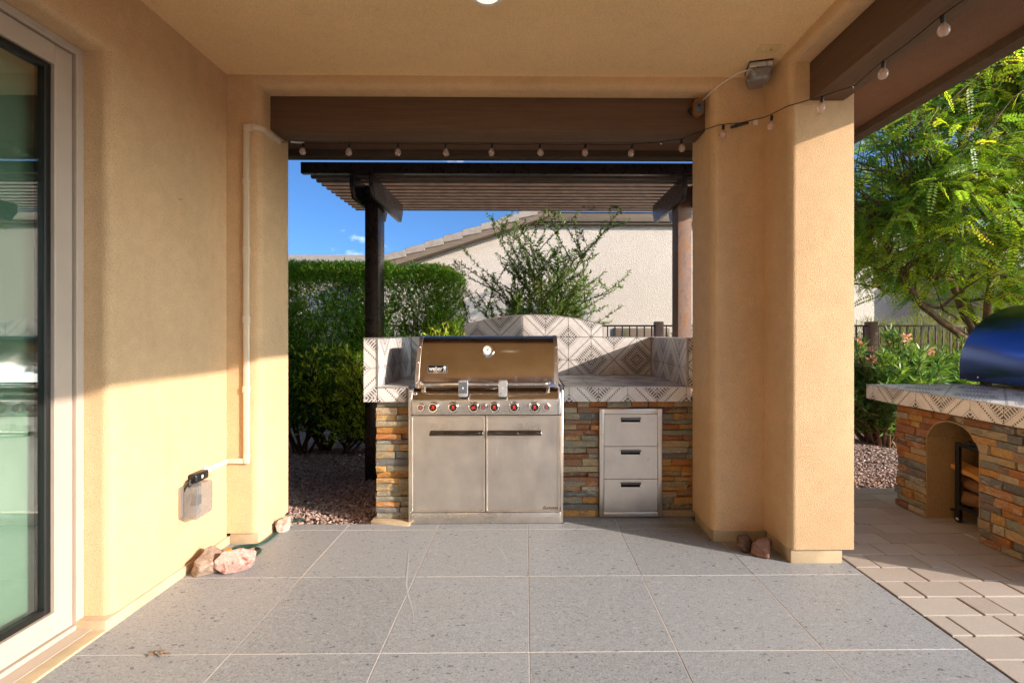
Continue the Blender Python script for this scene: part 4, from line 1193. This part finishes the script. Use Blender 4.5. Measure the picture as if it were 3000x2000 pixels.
sc_ = empty('security_camera', (1.10, 3.05, 2.70), 'small capsule security camera with orange rim on the beam', 'camera')
obj('mount', MB().lathe([(0, 0), (.026, 0), (.024, .012), (.012, .03), (0, .034)], (1.078, 3.0805, 2.748), (0, -1, 0), 18), M['black'], sc_)
def capsule(x, z, w, h, n=10):
    pts = [(x + w * math.cos(a), z + (h - w) + w * math.sin(a)) for a in np.linspace(0, math.pi, n)] + [(x + w * math.cos(a), z - (h - w) + w * math.sin(a)) for a in np.linspace(math.pi, 2 * math.pi, n)]
    return pts
obj('camera_shell', MB().prism(capsule(1.103, 2.750, .030, .058), XZ, 3.060, 3.010), simple('orange_brown_skin', (.26, .10, .02), .5), sc_, bevel=.004)
fc = obj('camera_face', MB().prism(capsule(1.101, 2.740, .025, .042), XZ, 3.0095, 3.004), M['ledgrey'], sc_, bevel=.002)
obj('lens', MB().lathe([(0, 0), (.010, 0), (.009, .003), (0, .003)], (1.101, 3.004, 2.752), (0, -1, 0), 16), M['black'], fc)

# ================================================================== STRING LIGHTS
def bulbmesh():
    s = MB().lathe([(0, 0), (.0055, 0), (.0055, -.004), (.0085, -.005), (.0085, -.032), (.0075, -.034), (0, -.034)], (0, 0, 0), (0, 0, 1), 12)
    g = MB().lathe([(.006, -.030), (.0085, -.036), (.016, -.044), (.0205, -.056), (.0215, -.064), (.0195, -.074), (.013, -.083), (.005, -.0865), (0, -.087)], (0, 0, 0), (0, 0, 1), 18)
    f = MB().tube([(-.004, 0, -.036), (-.006, 0, -.060), (0, .003, -.068), (.006, 0, -.060), (.004, 0, -.036)], .0011, 4)
    return s, g, f
_b = bulbmesh()
def mk(name, mb, mat):
    o = obj(name, mb, mat, origin=(0, 0, 0)); me = o.data; bpy.data.objects.remove(o); return me
ms, mg, mf = mk('socket', _b[0], M['black']), mk('bulb', _b[1], M['bulb']), mk('filament', _b[2], M['filament'])
def string(label, pts, bulbs, extra=None):
    e = empty('string_light', pts[0], label, 'string lights', 'globe bulb light strings')
    P = [Vector(p) for p in pts]; full = []
    for a, b_ in zip(P, P[1:]):
        for k in range(6):
            u = k / 6; q = a.lerp(b_, u); q.z -= .006 * math.sin(math.pi * u) * (1 if (b_ - a).length > .2 else 0); full.append(q)
    full.append(P[-1])
    obj('cable', MB().tube(full, .0028, 6), M['black'], e)
    for bpt in bulbs:
        o = link('bulb', mg, None, e, Vector(bpt) - Vector(pts[0]))
        o.rotation_euler = (R.uniform(-.12, .12), R.uniform(-.12, .12), R.uniform(0, 6))
        s = link('socket', ms, None, o); f = link('filament', mf, None, o)
    return e
zc = 2.605; yb = 3.262
bx = [ -1.520, -1.205, -.874, -.551, -.231, .093, .411, .731]
h0 = (.925, 3.235, 2.612)
s1 = string('string of clear globe bulbs hanging along the header beam', [(-1.635, 3.20, 2.585), (-1.60, 3.255, 2.607)] + [(x, yb, zc) for x in bx] + [h0, (1.05, 3.17, 2.606), (1.13, 3.02, 2.600), (1.20, 2.935, 2.597), (1.235, 2.925, 2.597)],
       [(x, yb, zc) for x in bx] + [(1.042, 3.175, 2.606), (1.222, 2.927, 2.597)])
obj('turnbuckle', MB().tube([(-1.60, 3.25, 2.607), (-1.555, 3.258, 2.606), (-1.515, 3.26, 2.606)], .006, 8), M['white'], s1)
obj('cup_hook', MB().tube([(.925, 3.235, 2.620), (.925, 3.235, 2.608), (.932, 3.235, 2.600), (.925, 3.235, 2.594), (.918, 3.235, 2.599)], .002, 6), M['chrome'], s1)
obj('wire', MB().tube([(-1.60, 3.262, 2.612), (0, 3.264, 2.610), (.92, 3.24, 2.612)], .0016, 5), M['stem'], s1)
hk = (1.70, 2.44, 2.585)
s2 = string('short run of globe bulbs strung past the pillar under the right beam', [(1.235, 2.925, 2.597), (1.31, 2.89, 2.590), (1.42, 2.80, 2.586), (1.475, 2.655, 2.583), (1.585, 2.555, 2.583), hk, (1.695, 2.25, 2.598), (1.693, 1.93, 2.600), (1.69, 1.60, 2.600), (1.69, 0.5, 2.60)],
       [(1.445, 2.775, 2.585), (1.600, 2.545, 2.583), (1.695, 2.235, 2.598), (1.693, 1.915, 2.600), (1.691, 1.595, 2.600)])
obj('connector', MB().tube([(1.262, 2.918, 2.575), (1.35, 2.865, 2.582)], [.009, .009], 10).tube([(1.285, 2.904, 2.577), (1.295, 2.898, 2.578)], .0115, 10), M['black'], s2)
obj('paper_tag', B(1.372, 1.396, 2.846, 2.848, 2.560, 2.590), M['white'], s2, smooth=0)
obj('cup_hook', MB().tube([(1.70, 2.44, 2.620), (1.70, 2.44, 2.600), (1.712, 2.44, 2.590), (1.708, 2.44, 2.577), (1.697, 2.44, 2.575), (1.69, 2.44, 2.584)], .0028, 7), M['chrome'], s2)

# ================================================================== ROCKS, HOSE, DEAD LEAF
def rock(name, c, size, rotz, seed, mat, label, n=16):
    rr = random.Random(seed); bm = bmesh.new()
    for _ in range(n):
        v = Vector((rr.gauss(0, 1), rr.gauss(0, 1), rr.gauss(0, 1))).normalized() * rr.uniform(.85, 1.05)
        bm.verts.new(v)
    bmesh.ops.convex_hull(bm, input=bm.verts)
    for v in [v for v in bm.verts if not v.link_faces]: bm.verts.remove(v)
    bmesh.ops.bevel(bm, geom=list(bm.edges), offset=.06, segments=1, affect='EDGES', profile=.5)
    bmesh.ops.triangulate(bm, faces=bm.faces)
    bmesh.ops.subdivide_edges(bm, edges=bm.edges, cuts=2, use_grid_fill=True)
    for v in bm.verts:
        v.co += v.co.normalized() * (noise.fractal(v.co * 2.2 + Vector((seed, 0, 0)), 1, 2, 4) * .09)
    rot = Matrix.Rotation(rotz, 3, 'Z')
    for v in bm.verts: v.co = rot @ Vector((v.co.x * size[0], v.co.y * size[1], v.co.z * size[2]))
    zmin = min(v.co.z for v in bm.verts)
    for v in bm.verts: v.co.z = max(v.co.z, zmin * .72)
    zmin = min(v.co.z for v in bm.verts)
    for v in bm.verts: v.co += Vector((c[0], c[1], c[2] - zmin))
    return obj(name, bm, mat, None, label, 'rock', 'rocks on the patio floor', smooth=22)
rock('rock', (-1.742, 2.63, .001), (.085, .115, .082), .15, 3, M['rockgrey'], 'tan grey rock leaning on the left wall')
rock('rock', (-1.600, 2.625, .001), (.120, .066, .078), .38, 8, M['rockpink'], 'pink and rust red rock beside the tan one')
rock('rock', (-1.705, 2.835, .001), (.040, .026, .028), .3, 12, M['rockpale'], 'small pale pebble inside the loop of green cord')
rock('rock', (-1.655, 2.865, .001), (.038, .022, .012), .5, 14, M['rockgrey'], 'small flat tan chip beside the pale pebble')
rock('rock', (-1.600, 3.150, .001), (.045, .125, .058), .10, 17, M['rockpale'], 'long pale rock against the opening jamb')
rock('rock', (1.405, 2.775, .001), (.118, .075, .066), .15, 21, M['rockbrown'], 'reddish brown rock at the pillar foot')
rock('rock', (1.315, 2.862, .001), (.078, .060, .062), .5, 26, M['rockdark'], 'dark shaded rock in the corner behind the brown one')
hs_pts = [(-1.585, 2.80, .008), (-1.590, 2.86, .008), (-1.63, 2.895, .008), (-1.70, 2.905, .008), (-1.75, 2.885, .009)]
hs2 = [(-1.765, 2.85, .012), (-1.755, 2.905, .010), (-1.70, 2.930, .008), (-1.650, 2.938, .008), (-1.622, 2.985, .008), (-1.618, 3.06, .008), (-1.622, 3.20, .008), (-1.61, 3.33, .004), (-1.58, 3.40, -.02)]
hs3 = [(-1.74, 2.79, .01), (-1.72, 2.755, .008), (-1.66, 2.74, .008), (-1.60, 2.755, .008), (-1.585, 2.80, .008)]
def smoothp(p, n=6):
    P = [Vector(a) for a in p]; out = []
    for i in range(len(P) - 1):
        p0, p1, p2, p3 = P[max(0, i - 1)], P[i], P[i + 1], P[min(len(P) - 1, i + 2)]
        for k in range(n):
            t_ = k / n
            out.append(.5 * ((2 * p1) + (p2 - p0) * t_ + (2 * p0 - 5 * p1 + 4 * p2 - p3) * t_ ** 2 + (3 * p1 - p0 - 3 * p2 + p3) * t_ ** 3))
    return out + [P[-1]]
hc = empty('extension_cord', (-1.6, 2.9, 0), 'dark green cord looping over the floor by the wall corner', 'cord')
obj('cord', MB().tube(smoothp(hs3[:-1] + hs_pts), .007, 8).tube(smoothp(hs2), .007, 8), M['hose'], hc, smooth=60)
obj('plug', MB().box(-1.785, -1.755, 2.815, 2.86, .001, .026), M['brass'], hc, bevel=.006)
dl = MB()
for k in range(5):
    a = k * 1.3; dl.add([(0, 0, .001), (.035 * math.cos(a), .02 * math.sin(a) - .006, .012 + .004 * k), (.06 * math.cos(a), .03 * math.sin(a), .004), (.035 * math.cos(a), .02 * math.sin(a) + .009, .01)], [(0, 1, 2, 3)])
dl.v = [(x * .8 - 1.484, y * .8 + 1.943, z + .001) for x, y, z in dl.v]
obj('dry_leaf', dl, M['leaflitter'], None, 'curled brown dry leaf on the grey floor tile', 'leaf', smooth=0)

# ================================================================== PLANTS
def stems_mesh(roots, tops, r0, r1, wob, seed, k=7, n=6):
    rr = random.Random(seed); m = MB(); paths = []
    for a, b_ in zip(roots, tops):
        a, b_ = Vector(a), Vector(b_); pts = []
        for i in range(k):
            u = i / (k - 1); q = a.lerp(b_, u)
            if 0 < i: q += Vector((rr.uniform(-1, 1), rr.uniform(-1, 1), rr.uniform(-.5, .5))) * wob
            pts.append(q)
        m.tube(pts, [r0 + (r1 - r0) * i / (k - 1) for i in range(k)], n, False); paths.append(pts)
    return m, paths

def hedge(name, label, bx, nleaf, nst, seed, base, ln=(.035, .06), wd=(.009, .014), shell=.38, mat='hleaf', rnd_top=0, bottom=.25, part=.5, extra=0):
    x0, x1, y0, y1, z0, z1 = bx
    rr = random.Random(seed); rs = np.random.RandomState(seed)
    e = empty(name, ((x0 + x1) / 2, (y0 + y1) / 2, -.06), label, 'shrub', 'shrubs behind the barbecue')
    roots, tops = [], []
    for _ in range(nst):
        b0 = rr.choice(base)
        roots.append((b0[0] + rr.uniform(-.06, .06), b0[1] + rr.uniform(-.06, .06), -.06))
        tops.append((rr.uniform(x0 + .05, x1 - .05), rr.uniform(y0 + .05, y1 - .05), rr.uniform(z0 + (z1 - z0) * .35, z1 - .06)))
    mb, paths = stems_mesh(roots, tops, .016, .004, .035, seed)
    # twigs fanning off the stems
    P, D = [], []
    tw = MB()
    for pts in paths:
        for i in range(2, len(pts)):
            for _ in range(12):
                a = Vector(pts[i]).lerp(Vector(pts[i - 1]), rr.random())
                d = Vector((rr.uniform(-1, 1), rr.uniform(-1, 1), rr.uniform(.1, 1.2))).normalized() * rr.uniform(.15, .42)
                b_ = a + d
                b_ = Vector((min(max(b_.x, x0), x1), min(max(b_.y, y0), y1), min(b_.z, z1)))
                tw.tube([a, a.lerp(b_, .55) + Vector((0, 0, -.01)), b_], [.004, .003, .0015], 4, False)
                P.append(np.array(a)); D.append(np.array(b_) - np.array(a))
    obj('stems', mb, M['stem'], e, smooth=60); obj('twigs', tw, M['stem'], e, smooth=60)
    P = np.array(P); D = np.array(D)
    nt = int(nleaf * part)
    idx = rs.randint(0, len(P), nt); u = rs.uniform(.25, 1.05, (nt, 1))
    LP = P[idx] + D[idx] * u + rs.normal(0, .012, (nt, 3))
    LD = D[idx] / (np.linalg.norm(D[idx], axis=1, keepdims=True) + 1e-6) * .9 + rs.normal(0, .6, (nt, 3)) + np.array([0, 0, .35])
    # clipped outer shell: leaves crowded at the top and on the faces
    ns = nleaf - nt
    Q = np.stack([rs.uniform(x0, x1, ns), rs.uniform(y0, y1, ns), z0 + (z1 - z0) * rs.uniform(0, 1, ns) ** .8], 1)
    topm = rs.uniform(0, 1, ns) < shell
    Q[topm, 2] = z1 - np.abs(rs.normal(0, .10, topm.sum()))
    fm = (~topm) & (rs.uniform(0, 1, ns) < .6); Q[fm, 1] = y0 + np.abs(rs.normal(0, .08, fm.sum()))
    # ragged clumps: reject by a noise field so gaps show through
    nzv = np.array([noise.noise(Vector(q) * 4.2 + Vector((seed, 0, 0))) for q in Q])
    keep = (nzv > -.24) | topm; Q = Q[keep]
    if rnd_top:
        cx, cz = (x0 + x1) / 2, (z0 + z1) / 2
        k2 = ((Q[:, 0] - cx) / ((x1 - x0) / 2)) ** 2 * rnd_top + np.maximum(0, (Q[:, 2] - cz) / ((z1 - z0) / 2)) ** 4 + np.maximum(0, (cz - Q[:, 2]) / ((z1 - z0) / 2)) ** 2 < 1.12
        Q = Q[k2]
    QD = rs.normal(0, .55, (len(Q), 3)) + np.array([0, -.15, .75])
    LP = np.concatenate([LP, Q]); LD = np.concatenate([LD, QD])
    if rnd_top:
        cx, cz = (x0 + x1) / 2, (z0 + z1) / 2
        k2 = ((LP[:, 0] - cx) / ((x1 - x0) / 2)) ** 2 * rnd_top + np.maximum(0, (cz - LP[:, 2]) / ((z1 - z0) / 2)) ** 2 < 1.15
        LP, LD = LP[k2], LD[k2]
    if extra:
        E_ = np.stack([rs.uniform(x0, x1, extra), y0 + (y1 - y0) * rs.uniform(0, 1, extra) ** 1.5, rs.uniform(z0, z1, extra)], 1)
        nv = np.array([noise.noise(Vector(q) * 6.0) for q in E_]); E_ = E_[nv > -.08]
        LP = np.concatenate([LP, E_]); LD = np.concatenate([LD, rs.normal(0, .6, (len(E_), 3)) + np.array([0, -.1, .6])])
    n = len(LP)
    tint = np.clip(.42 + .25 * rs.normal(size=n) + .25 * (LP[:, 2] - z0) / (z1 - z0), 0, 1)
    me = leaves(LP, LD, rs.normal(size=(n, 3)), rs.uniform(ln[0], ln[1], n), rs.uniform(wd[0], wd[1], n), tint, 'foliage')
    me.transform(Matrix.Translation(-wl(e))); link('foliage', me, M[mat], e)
    return e
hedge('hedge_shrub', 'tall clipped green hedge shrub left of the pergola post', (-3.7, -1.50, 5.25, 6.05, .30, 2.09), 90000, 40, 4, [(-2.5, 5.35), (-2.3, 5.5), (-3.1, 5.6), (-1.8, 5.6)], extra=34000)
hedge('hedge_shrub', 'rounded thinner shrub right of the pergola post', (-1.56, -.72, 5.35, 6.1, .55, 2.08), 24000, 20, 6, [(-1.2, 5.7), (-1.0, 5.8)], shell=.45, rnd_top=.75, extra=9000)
hedge('low_shrub', 'low yellow green shrub coloured as if sunlit at the foot of the hedge', (-2.5, -1.35, 5.0, 5.7, .12, 1.18), 5600, 16, 9, [(-2.0, 5.3), (-1.7, 5.35)], ln=(.05, .085), wd=(.014, .022), shell=.0, rnd_top=.7, part=.93, mat='yleaf')
hedge('low_shrub', 'small shrub coloured as if sunlit between the hedge and the grill lid', (-1.1, -.60, 5.1, 5.7, .5, 1.40), 2600, 9, 13, [(-.85, 5.4)], ln=(.05, .08), wd=(.012, .018), shell=.0, mat='yleaf', rnd_top=.8, part=.93)

# sparse arching shrub behind the splash
def sparse_shrub():
    rs = random.Random(31); e = empty('arching_shrub', (.25, 5.6, -.06), 'sparse arching shrub with long leafy shoots behind the backsplash', 'shrub', 'shrubs behind the barbecue')
    m = MB(); LP, LD = [], []
    def shoot(a, d, ln, r, depth, dens):
        n = max(5, int(ln / .06)); p = Vector(a); d = Vector(d).normalized(); pts = [p.copy()]
        bend = Vector((rs.uniform(-.35, .35), rs.uniform(-.35, .35), rs.uniform(-.25, .25)))
        for i in range(n):
            d = (d + bend * (.10) + Vector((0, 0, .02)) + Vector((rs.gauss(0, 1), rs.gauss(0, 1), rs.gauss(0, 1))) * .07).normalized()
            p = p + d * (ln / n); pts.append(p.copy())
            if depth < 2 and i > 1 and rs.random() < (.40 if depth == 0 else .18):
                sd_ = (d * .6 + Vector((rs.uniform(-1, 1), rs.uniform(-.8, .8), rs.uniform(-.15, .8)))).normalized()
                shoot(p, sd_, ln * rs.uniform(.22, .5), r * .55, depth + 1, dens)
            for _ in range(dens):
                if i / n > (.25 if depth == 0 else .0):
                    q = p + d * rs.uniform(-.03, .03)
                    LP.append(tuple(q)); LD.append(tuple(d * .7 + Vector((rs.gauss(0, 1), rs.gauss(0, 1), rs.gauss(0, 1))) * .6))
        m.tube(pts, [r * (1 - .8 * i / n) for i in range(n + 1)], 5, False)
    for k in range(17):
        a = -.56 + k * .07 + rs.uniform(-.08, .08)
        b0 = (.26 + rs.uniform(-.2, .2), 5.6 + rs.uniform(-.1, .1), .6)
        shoot(b0, (math.sin(a) * .95, rs.uniform(-.2, .2), math.cos(a) * 1.0 + .25), rs.uniform(1.35, 1.85) * (1 - .22 * abs(a)), .010, 0, 11)
    for k in range(38):
        b0 = (.16 + rs.gauss(0, .30), 5.6 + rs.uniform(-.15, .15), rs.uniform(.9, 1.5))
        shoot(b0, (rs.uniform(-.6, .6), rs.uniform(-.3, .3), rs.uniform(.4, 1)), rs.uniform(.35, .65), .006, 1, 13)
    for a in ((.27, .6), ):
        m.tube([(.27, 5.6, -.06), (.29, 5.6, .3), (.27, 5.6, .7)], [.03, .026, .02], 8, False)
    obj('stems', m, M['stem'], e, smooth=60)
    n = len(LP); me = leaves(LP, LD, NR.normal(size=(n, 3)), NR.uniform(.028, .055, n), NR.uniform(.008, .014, n), NR.beta(2, 2, n), 'foliage')
    me.transform(Matrix.Translation(-wl(e))); link('foliage', me, M['sleaf'], e)
sparse_shrub()

# oleander with pink flowers
def oleander(cx, cy, sx, sy, h, nst, seed, label, group='oleander bushes'):
    rs = random.Random(seed); e = empty('oleander_bush', (cx, cy, -.06), label, 'bush', group)
    m = MB(); LP, LD, CL = [], [], []
    for k in range(nst):
        a = rs.uniform(0, 6.28); rr = math.sqrt(rs.random())
        tx, ty = cx + math.cos(a) * sx * rr, cy + math.sin(a) * sy * rr
        tz = h * (1 - .45 * rr * rr) * rs.uniform(.5, 1.05)
        b0 = Vector((cx + rs.uniform(-.15, .15), cy + rs.uniform(-.15, .15), -.06)); t_ = Vector((tx, ty, tz))
        midp = b0.lerp(t_, .5) + Vector((rs.uniform(-.06, .06), rs.uniform(-.06, .06), .08))
        pts = smoothp([b0, midp, t_], 6); m.tube(pts, [.018 * (1 - .75 * i / (len(pts) - 1)) for i in range(len(pts))], 6, False)
        for i in range(4, len(pts)):
            for _ in range(10):
                p = pts[i].lerp(pts[i - 1], rs.random()); d = (pts[i] - pts[i - 1]).normalized()
                o_ = Vector((rs.gauss(0, 1), rs.gauss(0, 1), rs.gauss(0, .6))).normalized()
                LP.append(tuple(p)); LD.append(tuple(d * .55 + o_ * .85))
        if rs.random() < .2 and t_.z > h * .70:
            FPs, FD = [], []; CL.append((FPs, FD))
            for _ in range(30):
                o_ = Vector((rs.gauss(0, 1), rs.gauss(0, 1), rs.gauss(0, 1))).normalized()
                FPs.append(tuple(t_ + o_ * rs.uniform(.0, .05) + Vector((0, 0, .03)))); FD.append(tuple(o_ + Vector((0, -.3, .4))))
    obj('stems', m, M['bark'], e, smooth=60)
    n = len(LP); me = leaves(LP, LD, NR.normal(size=(n, 3)) + np.array([0, 0, 1.0]), NR.uniform(.09, .15, n), NR.uniform(.015, .024, n), NR.beta(2, 2, n), 'foliage')
    me.transform(Matrix.Translation(-wl(e))); link('foliage', me, M['oleaf'], e)
    for FPs, FD in CL:
        n = len(FPs); me = leaves(FPs, FD, NR.normal(size=(n, 3)), NR.uniform(.03, .045, n), NR.uniform(.025, .036, n), NR.uniform(0, 1, n), 'flower_cluster')
        me.transform(Matrix.Translation(-wl(e))); link('flower_cluster', me, M['pink'], e)
oleander(4.35, 5.75, .95, .6, 1.32, 150, 41, 'pink flowering oleander between the sunlit pillar and the oven island')
oleander(5.55, 6.3, .9, .6, 1.28, 110, 43, 'narrow leaved oleander behind the dark barrel oven')
oleander(1.45, 6.6, .45, .4, 1.42, 46, 47, 'small pink flowering bush beyond the backsplash')

# pale desert broom beyond the fence
def broom(cx, cy, r, h, seed, label):
    e = empty('broom_shrub', (cx, cy, -.06), label, 'shrub', 'pale broom shrubs beyond the fence')
    rs = np.random.RandomState(seed); n = 5200
    a = rs.uniform(0, 6.28, n); q = np.sqrt(rs.uniform(0, 1, n)) * r
    z = h * rs.uniform(.12, 1, n) ** .7 * (1 - .35 * (q / r) ** 2)
    P = np.stack([cx + q * np.cos(a), cy + q * np.sin(a), z], 1)
    D = np.stack([np.cos(a) * .35, np.sin(a) * .35, np.ones(n)], 1) + rs.normal(0, .28, (n, 3))
    me = leaves(P, D, rs.normal(size=(n, 3)), rs.uniform(.10, .20, n), rs.uniform(.005, .010, n), rs.uniform(0, 1, n), 'foliage')
    me.transform(Matrix.Translation(-wl(e))); link('foliage', me, M['dleaf'], e)
    st = MB()
    rr = random.Random(seed)
    for _ in range(24):
        t_ = rr.uniform(0, 6.28); st.tube([(cx, cy, -.06), (cx + math.cos(t_) * r * .4, cy + math.sin(t_) * r * .4, h * .5), (cx + math.cos(t_) * r * .7, cy + math.sin(t_) * r * .7, h * .85)], [.012, .008, .003], 4, False)
    obj('stems', st, M['stem'], e, smooth=60)
broom(6.3, 8.5, .8, 1.55, 3, 'pale broom shrub behind the fence nearest the brown fence post')
broom(7.6, 8.8, .9, 1.7, 5, 'pale broom shrub behind the fence under the tree trunk')
broom(3.0, 8.9, .6, 1.35, 7, 'pale broom shrub behind the fence below the white wall')
broom(8.9, 8.7, .9, 1.5, 8, 'pale broom shrub behind the fence past the barrel oven')

# ------------------------------------------------------------------ feathery tree
def feather_tree():
    rs = random.Random(57); rn = np.random.RandomState(58)
    base = Vector((6.45, 6.6, -.06))
    e = empty('shade_tree', base, 'green feathery leaved shade tree with several leaning brown trunks', 'tree')
    m = MB(); nodes = []
    def limb(pts, r0, r1):
        P = smoothp(pts, 7); n = len(P)
        P = [p + Vector((rs.gauss(0, 1), rs.gauss(0, 1), rs.gauss(0, 1))) * .012 for p in P]
        m.tube(P, [r0 + (r1 - r0) * i / (n - 1) for i in range(n)], 9, False)
        nodes.extend((p, i / (n - 1)) for i, p in enumerate(P)); return P
    fork = base + Vector((-.05, 0, 1.15))
    limb([base, base + Vector((.05, 0, .6)), fork], .15, .12)
    ends = [(-.55, .1, 2.9), (.75, .2, 3.2), (-2.1, -.7, 2.75), (.35, -1.2, 3.3), (1.9, .5, 3.0), (-1.4, .9, 3.4), (-1.2, -1.5, 3.9), (.9, 1.5, 3.6), (2.4, -.8, 2.9)]
    for (a, b_, c) in ends:
        t_ = base + Vector((a, b_, c + rs.uniform(-.1, .4)))
        mid = fork.lerp(t_, .45) + Vector((a * .12, b_ * .12, -.15))
        P = limb([fork, mid, t_], .062 if abs(a) < 1 else .05, .022)
        for k in range(3):
            s = P[int(len(P) * rs.uniform(.35, .95))]
            d = Vector((rs.uniform(-1, 1), rs.uniform(-1, 1), rs.uniform(-.1, .9))).normalized() * rs.uniform(.6, 1.2)
            limb([s, s + d * .5 + Vector((0, 0, .05)), s + d], .02, .008)
    NPt = [p for p, u in nodes if p.z > 1.5]
    FPo, FDi = [], []
    tries = 0
    while len(FPo) < 15500 and tries < 60000:
        tries += 1
        v = Vector((rs.gauss(0, 1), rs.gauss(0, 1), rs.gauss(0, 1))).normalized() * (rs.random() ** .33)
        q = Vector((6.25 + v.x * 3.1, 6.0 + v.y * 2.4, 3.75 + v.z * 2.35))
        if q.z < 1.66 + .10 * math.sin(q.x * 3): continue
        if noise.noise(q * .9 + Vector((3, 1, 7))) < .02: continue      # holes in the crown
        s = min(rs.sample(NPt, 26), key=lambda p: (p - q).length)
        d = q - s
        if d.length > 1.7: continue
        pts = [s, s.lerp(q, .55) + Vector((0, 0, .10 * d.length)), q + Vector((0, 0, -.06 * d.length))]
        if d.length > .2: m.tube(smoothp(pts, 3), [.008 - .0009 * i for i in range(7)], 4, False)
        for _ in range(9):
            w = rs.uniform(.0, 1.0); p = pts[0].lerp(pts[1], w / .4) if w < .4 else pts[1].lerp(pts[2], (w - .4) / .6)
            FPo.append(tuple(p)); o_ = Vector((rs.gauss(0, 1), rs.gauss(0, 1), rs.gauss(-.25, .55))).normalized()
            FDi.append(tuple(d.normalized() * .5 + o_))
    obj('trunk', m, M['bark'], e, smooth=60)
    # every frond is a rachis with two rows of leaflets
    FPo = np.array(FPo); FDi = np.array(FDi); FDi /= np.linalg.norm(FDi, axis=1, keepdims=True)
    k = len(FPo); FL = rn.uniform(.17, .32, (k, 1)); up = rn.normal(0, .5, (k, 3)) + np.array([0, 0, 1.0])
    Sd = np.cross(FDi, up); Sd /= np.linalg.norm(Sd, axis=1, keepdims=True) + 1e-6
    NN = np.cross(Sd, FDi); tf = rn.beta(2, 2.2, k)
    LP, LD, LN, LL, LW, LT = [], [], [], [], [], []
    npair = 11
    for i in range(npair):
        u = .12 + .86 * i / (npair - 1)
        droop = np.array([0, 0, -1.0]) * (u ** 2) * .35
        p = FPo + FDi * FL * u + droop * FL
        w = math.sin(math.pi * (.18 + .74 * u)) * .95
        for sg in (-1, 1):
            LP.append(p); LD.append(Sd * sg + FDi * .38 + rn.normal(0, .10, (k, 3))); LN.append(NN)
            LL.append(FL[:, 0] * .20 * w); LW.append(FL[:, 0] * .080); LT.append(tf + rn.normal(0, .06, k))
    me = leaves(np.concatenate(LP), np.concatenate(LD), np.concatenate(LN), np.concatenate(LL), np.concatenate(LW), np.concatenate(LT), 'crown')
    me.transform(Matrix.Translation(-base)); link('crown', me, M['tleaf'], e)
feather_tree()
